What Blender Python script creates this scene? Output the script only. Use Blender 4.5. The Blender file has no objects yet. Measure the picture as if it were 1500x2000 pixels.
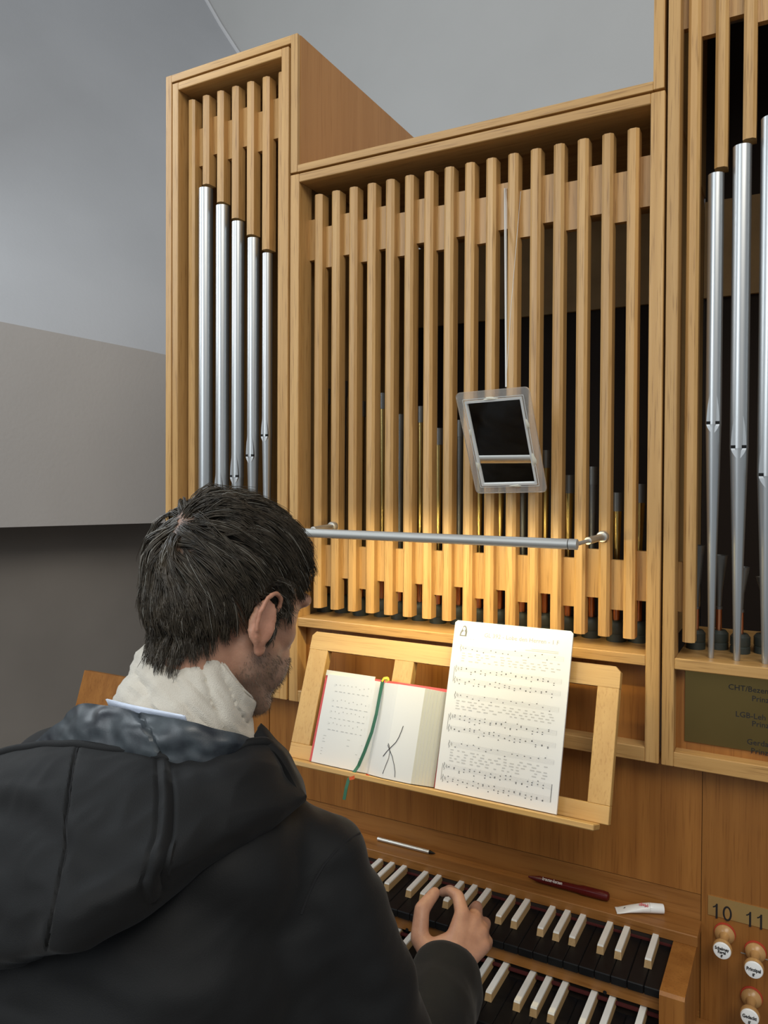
import bpy, bmesh, math, random
import numpy as np
from mathutils import Vector, Matrix, noise

random.seed(7); np.random.seed(7)
SC = bpy.context.scene
COL = SC.collection

# ------------------------------------------------------------------ camera
F_PX, CX, CY = 1461.689, 790.606, 962.890
YAW, PITCH, ROLL = (math.radians(a) for a in (27.70068, 0.78648, -0.30170))
CAM = np.array([0.0, -1.22, 1.62])
_f = np.array([-math.sin(YAW)*math.cos(PITCH), math.cos(YAW)*math.cos(PITCH), -math.sin(PITCH)])
_r0 = np.array([math.cos(YAW), math.sin(YAW), 0.0]); _d0 = np.cross(_f, _r0)
_r = math.cos(ROLL)*_r0 + math.sin(ROLL)*_d0
_d = -math.sin(ROLL)*_r0 + math.cos(ROLL)*_d0
cam_data = bpy.data.cameras.new('camera'); cam_data.sensor_fit = 'VERTICAL'
cam_data.sensor_height = 36.0; cam_data.lens = 36.0*F_PX/2000.0
cam_data.shift_x = (750.0-CX)/2000.0; cam_data.shift_y = (CY-1000.0)/2000.0
cam_data.clip_start = 0.02
cam_ob = bpy.data.objects.new('camera', cam_data); COL.objects.link(cam_ob)
cam_ob.matrix_world = Matrix(((_r[0], -_d[0], -_f[0], CAM[0]), (_r[1], -_d[1], -_f[1], CAM[1]),
                              (_r[2], -_d[2], -_f[2], CAM[2]), (0, 0, 0, 1)))
SC.camera = cam_ob

# ------------------------------------------------------------------ world, lights, exposure
SC.view_settings.view_transform = 'Standard'; SC.view_settings.look = 'None'
SC.view_settings.gamma = 1.0; SC.view_settings.use_curve_mapping = False
SC.view_settings.exposure = 0.0
world = bpy.data.worlds.new('world'); SC.world = world; world.use_nodes = True
world.node_tree.nodes['Background'].inputs[0].default_value = (0.80, 0.90, 1.0, 1)
world.node_tree.nodes['Background'].inputs[1].default_value = 0.34

def area(name, loc, target, sx, sy, power, color, spread=180.0):
    l = bpy.data.lights.new(name, 'AREA'); l.shape = 'RECTANGLE'; l.size = sx; l.size_y = sy
    l.energy = power; l.color = color; l.spread = math.radians(spread)
    o = bpy.data.objects.new(name, l); COL.objects.link(o)
    o.location = loc
    o.rotation_euler = (Vector(target)-Vector(loc)).to_track_quat('-Z', 'Y').to_euler()
    return o
area('left_window_daylight', (-2.20, -0.50, 2.80), (-1.0, -0.1, 2.3), 0.7, 1.5, 17, (0.86, 0.94, 1.0))
area('window_daylight', (-2.0, -3.6, 2.9), (-1.4, 0.6, 2.1), 1.4, 2.0, 52, (0.88, 0.95, 1.0))
area('nave_daylight', (1.3, -2.9, 4.3), (-0.6, 0.0, 1.7), 2.6, 1.8, 98, (1.0, 0.95, 0.86))

# ------------------------------------------------------------------ pixel helpers (photograph frame 1500 x 2000)
def ray(px, py):
    return _r*((px-CX)/F_PX) + _d*((py-CY)/F_PX) + _f
def onY(px, py, Y):
    v = ray(px, py); return CAM + v*((Y-CAM[1])/v[1])
def onX(px, py, X):
    v = ray(px, py); return CAM + v*((X-CAM[0])/v[0])
def onZ(px, py, Z):
    v = ray(px, py); return CAM + v*((Z-CAM[2])/v[2])
def onP(px, py, p0, n):
    v = ray(px, py); n = np.array(n); return CAM + v*((n @ (np.array(p0)-CAM))/(n @ v))
def cam(px, py, d):
    return CAM + ray(px, py)*d

# ------------------------------------------------------------------ materials
def new_mat(name):
    m = bpy.data.materials.new(name); m.use_nodes = True
    return m, m.node_tree.nodes, m.node_tree.links, m.node_tree.nodes['Principled BSDF']
def plain(name, col, rough=0.5, metal=0.0, spec=0.5, noise_amt=0.0, noise_scale=20.0, bump=0.0, bump_scale=60.0, trans=0.0, ior=1.45):
    m, N, L, b = new_mat(name)
    b.inputs['Base Color'].default_value = (*col, 1); b.inputs['Roughness'].default_value = rough
    b.inputs['Metallic'].default_value = metal; b.inputs['Specular IOR Level'].default_value = spec
    b.inputs['Transmission Weight'].default_value = trans; b.inputs['IOR'].default_value = ior
    tc = N.new('ShaderNodeTexCoord')
    if noise_amt:
        t = N.new('ShaderNodeTexNoise'); t.inputs['Scale'].default_value = noise_scale; t.inputs['Detail'].default_value = 5
        L.new(tc.outputs['Object'], t.inputs['Vector'])
        r = N.new('ShaderNodeValToRGB')
        r.color_ramp.elements[0].position = 0.3; r.color_ramp.elements[1].position = 0.7
        r.color_ramp.elements[0].color = (*[c*(1-noise_amt) for c in col], 1)
        r.color_ramp.elements[1].color = (*[min(1, c*(1+noise_amt)) for c in col], 1)
        L.new(t.outputs['Fac'], r.inputs['Fac']); L.new(r.outputs['Color'], b.inputs['Base Color'])
    if bump:
        t2 = N.new('ShaderNodeTexNoise'); t2.inputs['Scale'].default_value = bump_scale; t2.inputs['Detail'].default_value = 4
        L.new(tc.outputs['Object'], t2.inputs['Vector'])
        bp = N.new('ShaderNodeBump'); bp.inputs['Strength'].default_value = bump; bp.inputs['Distance'].default_value = 0.01
        L.new(t2.outputs['Fac'], bp.inputs['Height']); L.new(bp.outputs['Normal'], b.inputs['Normal'])
    return m
def wood(name, light, dark, axis='Z', rough=0.38, scale=1.0, pores=0.35):
    """procedural oak: long soft bands and short dark pores that run along one axis"""
    m, N, L, b = new_mat(name)
    tc = N.new('ShaderNodeTexCoord'); geo = N.new('ShaderNodeObjectInfo')
    add = N.new('ShaderNodeVectorMath'); add.operation = 'MULTIPLY_ADD'
    L.new(geo.outputs['Random'], add.inputs[0]); add.inputs[1].default_value = (3.1, 5.7, 9.3)
    L.new(tc.outputs['Object'], add.inputs[2])
    def stretched(across, along):
        mp = N.new('ShaderNodeMapping'); s = [across*scale]*3; s['XYZ'.index(axis)] = along*scale
        mp.inputs['Scale'].default_value = s; L.new(add.outputs[0], mp.inputs['Vector'])
        t = N.new('ShaderNodeTexNoise'); t.inputs['Scale'].default_value = 1.0; t.inputs['Detail'].default_value = 4
        L.new(mp.outputs['Vector'], t.inputs['Vector']); return t
    a = stretched(55, 1.6); p = stretched(420, 14)
    r = N.new('ShaderNodeValToRGB'); r.color_ramp.elements[0].position = 0.32; r.color_ramp.elements[1].position = 0.68
    r.color_ramp.elements[0].color = (*dark, 1); r.color_ramp.elements[1].color = (*light, 1)
    L.new(a.outputs['Fac'], r.inputs['Fac'])
    pr = N.new('ShaderNodeValToRGB'); pr.color_ramp.elements[0].position = 0.30; pr.color_ramp.elements[1].position = 0.46
    k = 1-pores; pr.color_ramp.elements[0].color = (k, k*0.93, k*0.85, 1); pr.color_ramp.elements[1].color = (1, 1, 1, 1)
    L.new(p.outputs['Fac'], pr.inputs['Fac'])
    mx = N.new('ShaderNodeMixRGB'); mx.blend_type = 'MULTIPLY'; mx.inputs['Fac'].default_value = 1.0
    L.new(r.outputs['Color'], mx.inputs['Color1']); L.new(pr.outputs['Color'], mx.inputs['Color2'])
    hs = N.new('ShaderNodeHueSaturation')
    mr = N.new('ShaderNodeMapRange'); mr.inputs['To Min'].default_value = 0.92; mr.inputs['To Max'].default_value = 1.07
    L.new(geo.outputs['Random'], mr.inputs['Value']); L.new(mr.outputs['Result'], hs.inputs['Value'])
    L.new(mx.outputs['Color'], hs.inputs['Color']); L.new(hs.outputs['Color'], b.inputs['Base Color'])
    b.inputs['Roughness'].default_value = rough; b.inputs['Specular IOR Level'].default_value = 0.45
    bp = N.new('ShaderNodeBump'); bp.inputs['Strength'].default_value = 0.10; bp.inputs['Distance'].default_value = 0.002
    L.new(p.outputs['Fac'], bp.inputs['Height']); L.new(bp.outputs['Normal'], b.inputs['Normal'])
    return m
M = {}
OAK_L, OAK_D = (0.56, 0.335, 0.125), (0.44, 0.245, 0.082)
M['oak_z'] = wood('oak_upright', OAK_L, OAK_D, 'Z'); M['oak_x'] = wood('oak_level', OAK_L, OAK_D, 'X')
M['veneer'] = wood('side_veneer', (0.50, 0.25, 0.085), (0.44, 0.21, 0.066), 'Z', 0.45, 0.6, 0.15)
M['panel_z'] = wood('console_veneer', (0.345, 0.142, 0.030), (0.255, 0.096, 0.018), 'Z', 0.42, 0.8, 0.25)
M['panel_x'] = wood('console_wood_level', (0.35, 0.152, 0.038), (0.275, 0.110, 0.024), 'X', 0.42, 0.9, 0.25)
M['rack_x'] = wood('rack_maple_level', (0.60, 0.37, 0.13), (0.53, 0.31, 0.10), 'X', 0.40, 0.8, 0.15)
M['rack_z'] = wood('rack_maple_upright', (0.60, 0.37, 0.13), (0.53, 0.31, 0.10), 'Z', 0.40, 0.8, 0.15)
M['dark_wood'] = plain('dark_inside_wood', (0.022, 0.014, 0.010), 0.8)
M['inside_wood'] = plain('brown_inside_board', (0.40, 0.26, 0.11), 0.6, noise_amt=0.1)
M['wall'] = plain('grey_plaster', (0.37, 0.375, 0.39), 0.9, noise_amt=0.05, noise_scale=2.0, bump=0.05, bump_scale=90)
M['wall_warm'] = plain('warm_grey_plaster', (0.36, 0.338, 0.32), 0.9, noise_amt=0.05, noise_scale=2.0, bump=0.05, bump_scale=90)
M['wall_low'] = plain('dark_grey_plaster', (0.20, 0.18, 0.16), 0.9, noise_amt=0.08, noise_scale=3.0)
M['floor'] = plain('stone_floor', (0.16, 0.14, 0.12), 0.6, noise_amt=0.15, noise_scale=6)
M['bead'] = plain('pale_plaster_bead', (0.55, 0.55, 0.56), 0.8)
def tin_mat():
    m, N, L, b = new_mat('tin_pipe_metal')
    b.inputs['Metallic'].default_value = 0.88; b.inputs['Base Color'].default_value = (0.47, 0.48, 0.48, 1)
    tc = N.new('ShaderNodeTexCoord'); mp = N.new('ShaderNodeMapping'); mp.inputs['Scale'].default_value = (500, 500, 6)
    t = N.new('ShaderNodeTexNoise'); t.inputs['Scale'].default_value = 1; t.inputs['Detail'].default_value = 3
    L.new(tc.outputs['Object'], mp.inputs['Vector']); L.new(mp.outputs['Vector'], t.inputs['Vector'])
    mr = N.new('ShaderNodeMapRange'); mr.inputs['To Min'].default_value = 0.28; mr.inputs['To Max'].default_value = 0.44
    L.new(t.outputs['Fac'], mr.inputs['Value']); L.new(mr.outputs['Result'], b.inputs['Roughness'])
    return m
M['tin'] = tin_mat()
M['lip'] = plain('polished_tin_lip', (0.74, 0.75, 0.75), 0.30, 0.8)
M['black'] = plain('black_gap', (0.004, 0.004, 0.004), 0.9)
M['zinc'] = plain('dull_zinc', (0.20, 0.20, 0.19), 0.42, 0.8)
M['brass'] = plain('brass', (0.62, 0.46, 0.17), 0.28, 1.0)
M['copper'] = plain('copper', (0.72, 0.30, 0.15), 0.30, 1.0)
M['boot'] = plain('greenish_black_boot', (0.035, 0.042, 0.036), 0.45, noise_amt=0.3)
M['plate'] = plain('engraved_brass_plate', (0.28, 0.195, 0.068), 0.34, 1.0, noise_amt=0.06, noise_scale=8)
M['num_plate'] = plain('number_brass_plate', (0.72, 0.50, 0.20), 0.32, 0.85)
M['ink'] = plain('black_ink', (0.012, 0.010, 0.010), 0.6)
M['soft_ink'] = plain('printed_grey_ink', (0.16, 0.16, 0.165), 0.8)
M['faint_ink'] = plain('thin_grey_print', (0.50, 0.50, 0.50), 0.8)
M['ebony'] = plain('ebony_key', (0.006, 0.006, 0.0065), 0.40, spec=0.3, noise_amt=0.2, noise_scale=80)
M['bone'] = plain('white_bone', (0.78, 0.76, 0.70), 0.28, noise_amt=0.03, noise_scale=60)
M['key_wood'] = wood('pale_key_wood', (0.50, 0.33, 0.16), (0.42, 0.27, 0.12), 'Y', 0.5, 1.0, 0.1)
M['felt'] = plain('red_felt', (0.07, 0.008, 0.007), 0.95)
M['red_cloth'] = plain('red_felt_ring', (0.45, 0.05, 0.02), 0.9)
M['knob_wood'] = plain('turned_maple', (0.46, 0.255, 0.095), 0.28, noise_amt=0.06, noise_scale=60)
M['porcelain'] = plain('white_porcelain', (0.85, 0.85, 0.83), 0.12)
M['alu'] = plain('brushed_aluminium', (0.46, 0.46, 0.44), 0.50, 0.55)
M['alu_light'] = plain('pale_aluminium', (0.62, 0.60, 0.55), 0.35, 0.8)
M['paper'] = plain('white_paper', (0.70, 0.705, 0.71), 0.55)
M['page'] = plain('book_paper', (0.68, 0.68, 0.665), 0.6)
M['red_cover'] = plain('red_book_cover', (0.62, 0.075, 0.07), 0.45)
M['clear_cover'] = plain('clear_plastic_sleeve', (0.62, 0.58, 0.48), 0.25)
M['ribbon_green'] = plain('green_satin', (0.012, 0.10, 0.045), 0.4)
M['ribbon_red'] = plain('orange_red_satin', (0.62, 0.10, 0.03), 0.4)
M['ribbon_yellow'] = plain('yellow_satin', (0.75, 0.60, 0.05), 0.4)
M['mirror'] = plain('mirror_silver', (0.86, 0.87, 0.87), 0.02, 1.0)
M['cord'] = plain('pale_cord', (0.60, 0.58, 0.54), 0.5)
M['glue'] = plain('dried_glue', (0.62, 0.60, 0.50), 0.4)
M['pen_red'] = plain('dark_red_plastic', (0.085, 0.006, 0.005), 0.25)
M['white_print'] = plain('white_print', (0.72, 0.66, 0.62), 0.6)
M['tube_white'] = plain('white_tube', (0.80, 0.79, 0.76), 0.35)
M['red_print'] = plain('red_print', (0.55, 0.03, 0.06), 0.5)
def acrylic():
    m, N, L, b = new_mat('frosted_acrylic')
    b.inputs['Base Color'].default_value = (0.86, 0.83, 0.78, 1); b.inputs['Roughness'].default_value = 0.22
    b.inputs['Transmission Weight'].default_value = 0.80; b.inputs['IOR'].default_value = 1.12
    return m
M['acrylic'] = acrylic()
M['rim'] = plain('grey_white_bead', (0.60, 0.61, 0.60), 0.35)

# ------------------------------------------------------------------ mesh helpers
class MB:
    def __init__(s): s.v = []; s.f = []; s.sm = []
    def add(s, vs, fs, smooth=False):
        o = len(s.v); s.v += [tuple(map(float, p)) for p in vs]
        s.f += [tuple(i+o for i in f) for f in fs]; s.sm += [smooth]*len(fs); return s
    def box(s, x0, x1, y0, y1, z0, z1, b=0.0):
        if b <= 0:
            vs = [(x, y, z) for x in (x0, x1) for y in (y0, y1) for z in (z0, z1)]
            return s.add(vs, [(0,1,3,2),(4,6,7,5),(0,4,5,1),(2,3,7,6),(0,2,6,4),(1,5,7,3)])
        bm = bmesh.new(); bmesh.ops.create_cube(bm, size=1.0)
        for v in bm.verts:
            v.co = Vector(((x0+x1)/2+v.co.x*(x1-x0), (y0+y1)/2+v.co.y*(y1-y0), (z0+z1)/2+v.co.z*(z1-z0)))
        bmesh.ops.bevel(bm, geom=bm.edges[:], offset=b, segments=1, affect='EDGES', profile=0.5)
        bm.verts.index_update()
        s.add([v.co[:] for v in bm.verts], [[v.index for v in f.verts] for f in bm.faces]); bm.free(); return s
    def frame_box(s, M4, x0, x1, y0, y1, z0, z1, b=0.0):
        t = MB().box(x0, x1, y0, y1, z0, z1, b)
        return s.add([(M4 @ Vector(p))[:] for p in t.v], t.f)
    def lathe(s, prof, c=(0,0,0), n=24, axis='Z', caps=True, smooth=True):
        vs = []; fs = []
        for r, h in prof:
            for k in range(n):
                a = 2*math.pi*k/n; p = (r*math.cos(a), r*math.sin(a), h)
                if axis == 'Y': p = (p[0], p[2], p[1])
                if axis == 'X': p = (p[2], p[0], p[1])
                vs.append((p[0]+c[0], p[1]+c[1], p[2]+c[2]))
        for i in range(len(prof)-1):
            for k in range(n):
                q = (i*n+k, i*n+(k+1)%n, (i+1)*n+(k+1)%n, (i+1)*n+k); fs.append(q if axis != 'Y' else q[::-1])
        s.add(vs, fs, smooth)
        if caps:
            o = len(s.v)-len(vs)
            for i, rev in ((0, True), (len(prof)-1, False)):
                if prof[i][0] > 1e-6:
                    f = [o+i*n+k for k in range(n)]; s.f.append(tuple(f[::-1] if rev != (axis == 'Y') else f)); s.sm.append(False)
        return s
    def tube(s, pts, r, n=10, caps=True, flat=1.0):
        pts = [Vector(p) for p in pts]; rs = r if isinstance(r, (list, tuple)) else [r]*len(pts)
        up = Vector((0.13, 0.21, 0.97)); vs = []; fs = []
        for i, p in enumerate(pts):
            t = (pts[min(i+1, len(pts)-1)]-pts[max(i-1, 0)]).normalized()
            a = t.cross(up).normalized(); b2 = t.cross(a)
            for k in range(n):
                an = 2*math.pi*k/n; vs.append(p+a*(rs[i]*math.cos(an))+b2*(rs[i]*flat*math.sin(an)))
        for i in range(len(pts)-1):
            for k in range(n): fs.append((i*n+k, i*n+(k+1)%n, (i+1)*n+(k+1)%n, (i+1)*n+k))
        s.add(vs, fs, True)
        if caps:
            o = len(s.v)-len(vs); s.f.append(tuple(o+k for k in range(n))[::-1]); s.f.append(tuple(o+(len(pts)-1)*n+k for k in range(n))); s.sm += [False, False]
        return s
    def ribbon(s, pts, w, side, t=0.0004):
        side = Vector(side).normalized(); pts = [Vector(p) for p in pts]; vs = []; fs = []
        for i, p in enumerate(pts):
            tg = (pts[min(i+1, len(pts)-1)]-pts[max(i-1, 0)]).normalized(); sd = (side-tg*side.dot(tg)).normalized(); nn = tg.cross(sd)
            ww = w if not isinstance(w, (list, tuple)) else w[i]
            vs += [p-sd*ww/2-nn*t, p+sd*ww/2-nn*t, p+sd*ww/2+nn*t, p-sd*ww/2+nn*t]
        for i in range(len(pts)-1):
            for k in range(4): fs.append((i*4+k, i*4+(k+1)%4, i*4+4+(k+1)%4, i*4+4+k))
        fs += [(3, 2, 1, 0), tuple(len(vs)-4+k for k in range(4))]
        return s.add(vs, fs)
    def prism(s, poly, h0, h1, axis='Z', M4=None):
        n = len(poly)
        def P(a, b2, h):
            p = {'Z': (a, b2, h), 'Y': (a, h, b2), 'X': (h, a, b2)}[axis]
            return (M4 @ Vector(p))[:] if M4 else p
        vs = [P(a, b2, h0) for a, b2 in poly]+[P(a, b2, h1) for a, b2 in poly]
        fs = [tuple(range(n))[::-1], tuple(range(n, 2*n))]+[(i, (i+1) % n, n+(i+1) % n, n+i) for i in range(n)]
        return s.add(vs, fs)
    def mesh(s, name, mat):
        me = bpy.data.meshes.new(name); me.from_pydata(s.v, [], s.f)
        me.polygons.foreach_set('use_smooth', s.sm)
        bm = bmesh.new(); bm.from_mesh(me); bmesh.ops.recalc_face_normals(bm, faces=bm.faces[:]); bm.to_mesh(me); bm.free()
        if any(s.sm): me.set_sharp_from_angle(angle=math.radians(38))
        if mat: me.materials.append(mat)
        return me
WORLD0 = {}
def link(name, me, parent=None):
    o = bpy.data.objects.new(name, me); COL.objects.link(o)
    if parent:
        o.parent = parent
        w = WORLD0.get(parent.name, Vector((0, 0, 0)))
        o.location = -w                       # mesh data is in world coordinates
    WORLD0[o.name] = Vector((0, 0, 0))
    return o
def build(mb, name, mat, parent=None): return link(name, mb.mesh(name, mat), parent)
def tag(o, label=None, cat=None, group=None, kind=None):
    if label: o['label'] = label
    if cat: o['category'] = cat
    if group: o['group'] = group
    if kind: o['kind'] = kind
    return o
def thing(name, label, cat, loc, group=None):
    o = bpy.data.objects.new(name, None); o.empty_display_size = 0.05; COL.objects.link(o)
    o.location = loc; WORLD0[o.name] = Vector(loc)
    return tag(o, label, cat, group)
def place(name, me, parent, loc):
    """a shared mesh with its own origin, put at a world position under a parent"""
    o = bpy.data.objects.new(name, me); COL.objects.link(o); o.parent = parent
    o.location = Vector(loc)-WORLD0.get(parent.name, Vector((0, 0, 0))); WORLD0[o.name] = Vector(loc)
    return o
def child_at_parent(name, me, parent):
    o = bpy.data.objects.new(name, me); COL.objects.link(o); o.parent = parent; WORLD0[o.name] = WORLD0[parent.name].copy(); return o
def text_poly(body, size, align='LEFT', bold=0.0, shear=0.0, sx=1.0):
    cu = bpy.data.curves.new('text', 'FONT'); cu.body = body; cu.size = size; cu.align_x = align; cu.offset = bold; cu.shear = shear
    cu.resolution_u = 2
    o = bpy.data.objects.new('text', cu); COL.objects.link(o); bpy.context.view_layer.update()
    me = o.evaluated_get(bpy.context.evaluated_depsgraph_get()).to_mesh()
    vs = [(v.co.x*sx, v.co.y) for v in me.vertices]; fs = [tuple(p.vertices) for p in me.polygons]
    bpy.data.objects.remove(o); bpy.data.curves.remove(cu)
    return vs, fs
def put_text(mb, body, size, origin, ux, uy, align='LEFT', bold=0.0, shear=0.0, sx=1.0):
    vs, fs = text_poly(body, size, align, bold, shear, sx); O = np.array(origin); ux = np.array(ux); uy = np.array(uy)
    return mb.add([tuple(O+ux*a+uy*b2) for a, b2 in vs], fs)

# ------------------------------------------------------------------ the setting
def struct(o, label=None): o['kind'] = 'structure'; 
def build_room():
    FZ = 0.05
    struct(build(MB().box(-5, 2.5, -4.5, 2.2, FZ-0.1, FZ), 'floor', M['floor']))
    struct(build(MB().box(-2.6, 3.0, 1.6, 1.75, FZ, 4.6), 'wall_back', plain('neutral_grey_plaster', (0.43, 0.428, 0.42), 0.9, noise_amt=0.04, noise_scale=2.0, bump=0.05, bump_scale=90)))
    # left wall: a deep upper part over a recessed lower part, turned 25 degrees towards the organ
    dv = np.array([math.sin(math.radians(25)), math.cos(math.radians(25)), 0]); nv = np.array([dv[1], -dv[0], 0])
    a = np.array([-2.085, 0.476, 0]); zE = 1.4745
    A, B = a-dv*4.2, a+dv*1.30
    mb = MB(); back = -nv*0.5
    def quadbox(P, Q, off0, off1, z0, z1):
        c = [P+nv*off0, Q+nv*off0, Q+nv*off1, P+nv*off1]
        mb.add([(*p[:2], z0) for p in c]+[(*p[:2], z1) for p in c], [(0,1,2,3),(4,7,6,5),(0,4,5,1),(1,5,6,2),(2,6,7,3),(3,7,4,0)])
    n = 10; low = [A+(B-A)*i/n for i in range(n+1)]
    # the top of the wall follows the springing line of the vault
    spring = lambda p: 2.112+((p-np.array([-2.19, .2523, 0])) @ dv)*-0.078-((p-np.array([-2.19, .2523, 0])) @ dv)**2*0.022 if ((p-np.array([-2.19, .2523, 0])) @ dv) > 0 else 2.112-((p-np.array([-2.19, .2523, 0])) @ dv)*0.085
    tops = [spring(p) for p in low]
    vs = []; fs = []
    for p, t in zip(low, tops):
        q = p-nv*0.5
        vs += [(p[0], p[1], zE), (p[0], p[1], t), (q[0], q[1], t), (q[0], q[1], zE)]
    for i in range(n):
        for k in range(4): fs.append((i*4+k, i*4+(k+1) % 4, i*4+4+(k+1) % 4, i*4+4+k))
    fs += [(3, 2, 1, 0), tuple(n*4+k for k in range(4))]
    struct(build(MB().add(vs, fs), 'wall_left', M['wall_warm']))
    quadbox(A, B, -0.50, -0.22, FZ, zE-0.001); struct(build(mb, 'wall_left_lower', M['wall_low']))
    # vault: ruled surface between the springing line and the ridge in the corner
    ridge_px = [(372, -72), (402.5, 0), (430.5, 49), (462, 98), (500, 152), (545, 210)]
    R = [onY(x, y, 1.59) for x, y in ridge_px]; R = [R[0]+(R[0]-R[1])*k+np.array([-.06, 0, 0.0])*k*k for k in (7, 5, 3, 1.5)]+R
    S = [np.array([*(A+(B-A)*t)[:2], spring(A+(B-A)*t)-0.004]) for t in np.linspace(0, 1, len(R))]
    vs = []; fs = []; m = 12
    for s_, r_ in zip(S, R):
        for k in range(m+1):
            t = k/m; p = s_*(1-t)+r_*t; p = p+np.array([-0.10, -0.04, 0.10])*math.sin(math.pi*t)
            vs.append(tuple(p))
    for i in range(len(R)-1):
        for k in range(m): fs.append((i*(m+1)+k, i*(m+1)+k+1, (i+1)*(m+1)+k+1, (i+1)*(m+1)+k))
    struct(build(MB().add(vs, fs, True), 'ceiling', M['wall']))
    struct(build(MB().tube([tuple(p) for p in R], 0.010, 8), 'trim_1', M['bead']))
build_room()

# ------------------------------------------------------------------ organ cases
SLAT_Y, SLAT_W, SLAT_D, CH = 0.020, 0.0185, 0.026, 0.0042
SP_Y0, SP_Y1 = 0.037, 0.049
_slat_cache = {}
def slat_mesh(length):
    k = round(length, 4)
    if k not in _slat_cache:
        w = SLAT_W; poly = [(0, CH), (CH*1.1, 0), (w-CH*1.1, 0), (w, CH), (w, SLAT_D), (0, SLAT_D)]
        _slat_cache[k] = MB().prism(poly, 0, length).mesh('slat', M['oak_z'])
    return _slat_cache[k]
def slat(case, x, z0, z1): place('slat', slat_mesh(z1-z0), case, (x, SLAT_Y, z0))
def spacer(case, x0, x1, z0, z1):
    build(MB().box(x0, x1, SP_Y0, SP_Y1, z0, z1), 'spacer', M['oak_z'], case)
def frame(case, xl0, xl1, xr0, xr1, zb, ztop, t_rail, sill=(1.3325, 1.350), brail=(1.1805, 1.2037), depth=0.045):
    build(MB().box(xl0, xl1, 0, depth, zb, ztop, 0.0012), 'stile', M['oak_z'], case)
    build(MB().box(xr0, xr1, 0, depth, zb, ztop, 0.0012), 'stile', M['oak_z'], case)
    build(MB().box(xl1, xr0, 0.0004, 0.085, ztop-t_rail, ztop, 0.0012), 'top_rail', M['oak_x'], case)
    build(MB().box(xl1, xr0, 0.0004, 0.30, sill[0], sill[1], 0.0012), 'sill', M['oak_x'], case)
    build(MB().box(xl1, xr0, 0.0004, depth, brail[0], brail[1], 0.0012), 'bottom_rail', M['oak_x'], case)

ZB = 1.1805; PITCH_X = 0.04064
# --- centre case
cc = thing('organ_case', 'wide middle oak organ case with sixteen slats behind the music rack', 'organ case', (-0.545, 0.02, ZB))
frame(cc, -0.9021, -0.8810, -0.2100, -0.1886, ZB, 2.231, 0.0168)
build(MB().box(-0.8863, -0.2070, 0.002, 0.60, 2.2355, 2.2498, 0.0008), 'top_board', M['oak_x'], cc)
build(MB().box(-0.8810, -0.2100, 0.030, 0.042, 1.2037, 1.3325), 'lower_panel', M['panel_z'], cc)
build(MB().box(-0.8990, -0.1900, 0.55, 0.56, 2.030, 2.2355), 'back_board', M['inside_wood'], cc)
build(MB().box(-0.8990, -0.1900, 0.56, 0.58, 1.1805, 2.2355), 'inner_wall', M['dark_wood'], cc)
for xx in (-0.9018, -0.1898):
    build(MB().box(xx-0.0004, xx+0.0012, 0.046, 0.55, 1.35, 2.2355), 'inner_side', M['inside_wood'], cc)
xs = [-0.8594+PITCH_X*i for i in range(16)]
for x in xs: slat(cc, x, 1.3687, 2.1915)
for i in range(17):
    x0 = -0.900 if i == 0 else xs[i-1]+SLAT_W-0.0005; x1 = -0.190 if i == 16 else xs[i]+0.0005
    ev = i % 2 == 0
    spacer(cc, x0, x1, 2.0685 if ev else 2.0498, 2.1500 if ev else 2.1312)
    spacer(cc, x0, x1, 1.4295 if ev else 1.4115, 1.5105 if ev else 1.4940)
# --- left tower
lt = thing('organ_case', 'narrow tall organ case at far left holding five metal pipes', 'organ case', (-1.063, 0.02, ZB))
frame(lt, -1.2196, -1.2030, -0.9250, -0.9072, ZB, 2.4884, 0.0165)
build(MB().box(-1.2410, -1.2242, 0.002, 0.60, ZB, 2.5100, 0.0008), 'side_board', M['oak_z'], lt)
build(MB().box(-0.9032, -0.8870, 0.002, 0.012, 2.2360, 2.5100, 0.0008), 'side_edge', M['oak_z'], lt)
build(MB().box(-0.9032, -0.8864, 0.012, 0.62, 2.2498, 2.5100), 'side_panel', M['veneer'], lt)
build(MB().box(-1.2242, -0.9032, 0.002, 0.60, 2.4935, 2.5098, 0.0008), 'top_board', M['oak_x'], lt)
build(MB().box(-1.2030, -0.9250, 0.030, 0.042, 1.2037, 1.3325), 'lower_panel', M['panel_z'], lt)
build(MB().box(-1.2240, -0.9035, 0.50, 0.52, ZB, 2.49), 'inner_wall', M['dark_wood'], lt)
build(MB().box(-0.9052, -0.9036, 0.046, 0.50, 1.35, 2.49), 'inner_side', M['inside_wood'], lt)
LX = [-1.1950+0.04075*i for i in range(7)]
L_END = [None, 2.2646, 2.2195, 2.1784, 2.1378, 2.1012, None]
for i, x in enumerate(LX): slat(lt, x, 1.3687 if L_END[i] is None else L_END[i], 2.4555)
for i in range(8):
    x0 = -1.2235 if i == 0 else LX[i-1]+SLAT_W-0.0005; x1 = -0.906 if i == 7 else LX[i]+0.0005
    if i == 7: continue
    hi = i % 2 == 0
    spacer(lt, x0, x1, 2.3325 if hi else 2.3145, 2.4142 if hi else 2.3965)
    if i in (0, 6): spacer(lt, x0, x1, 1.4295 if hi else 1.4115, 1.5105 if hi else 1.4940)
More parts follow.
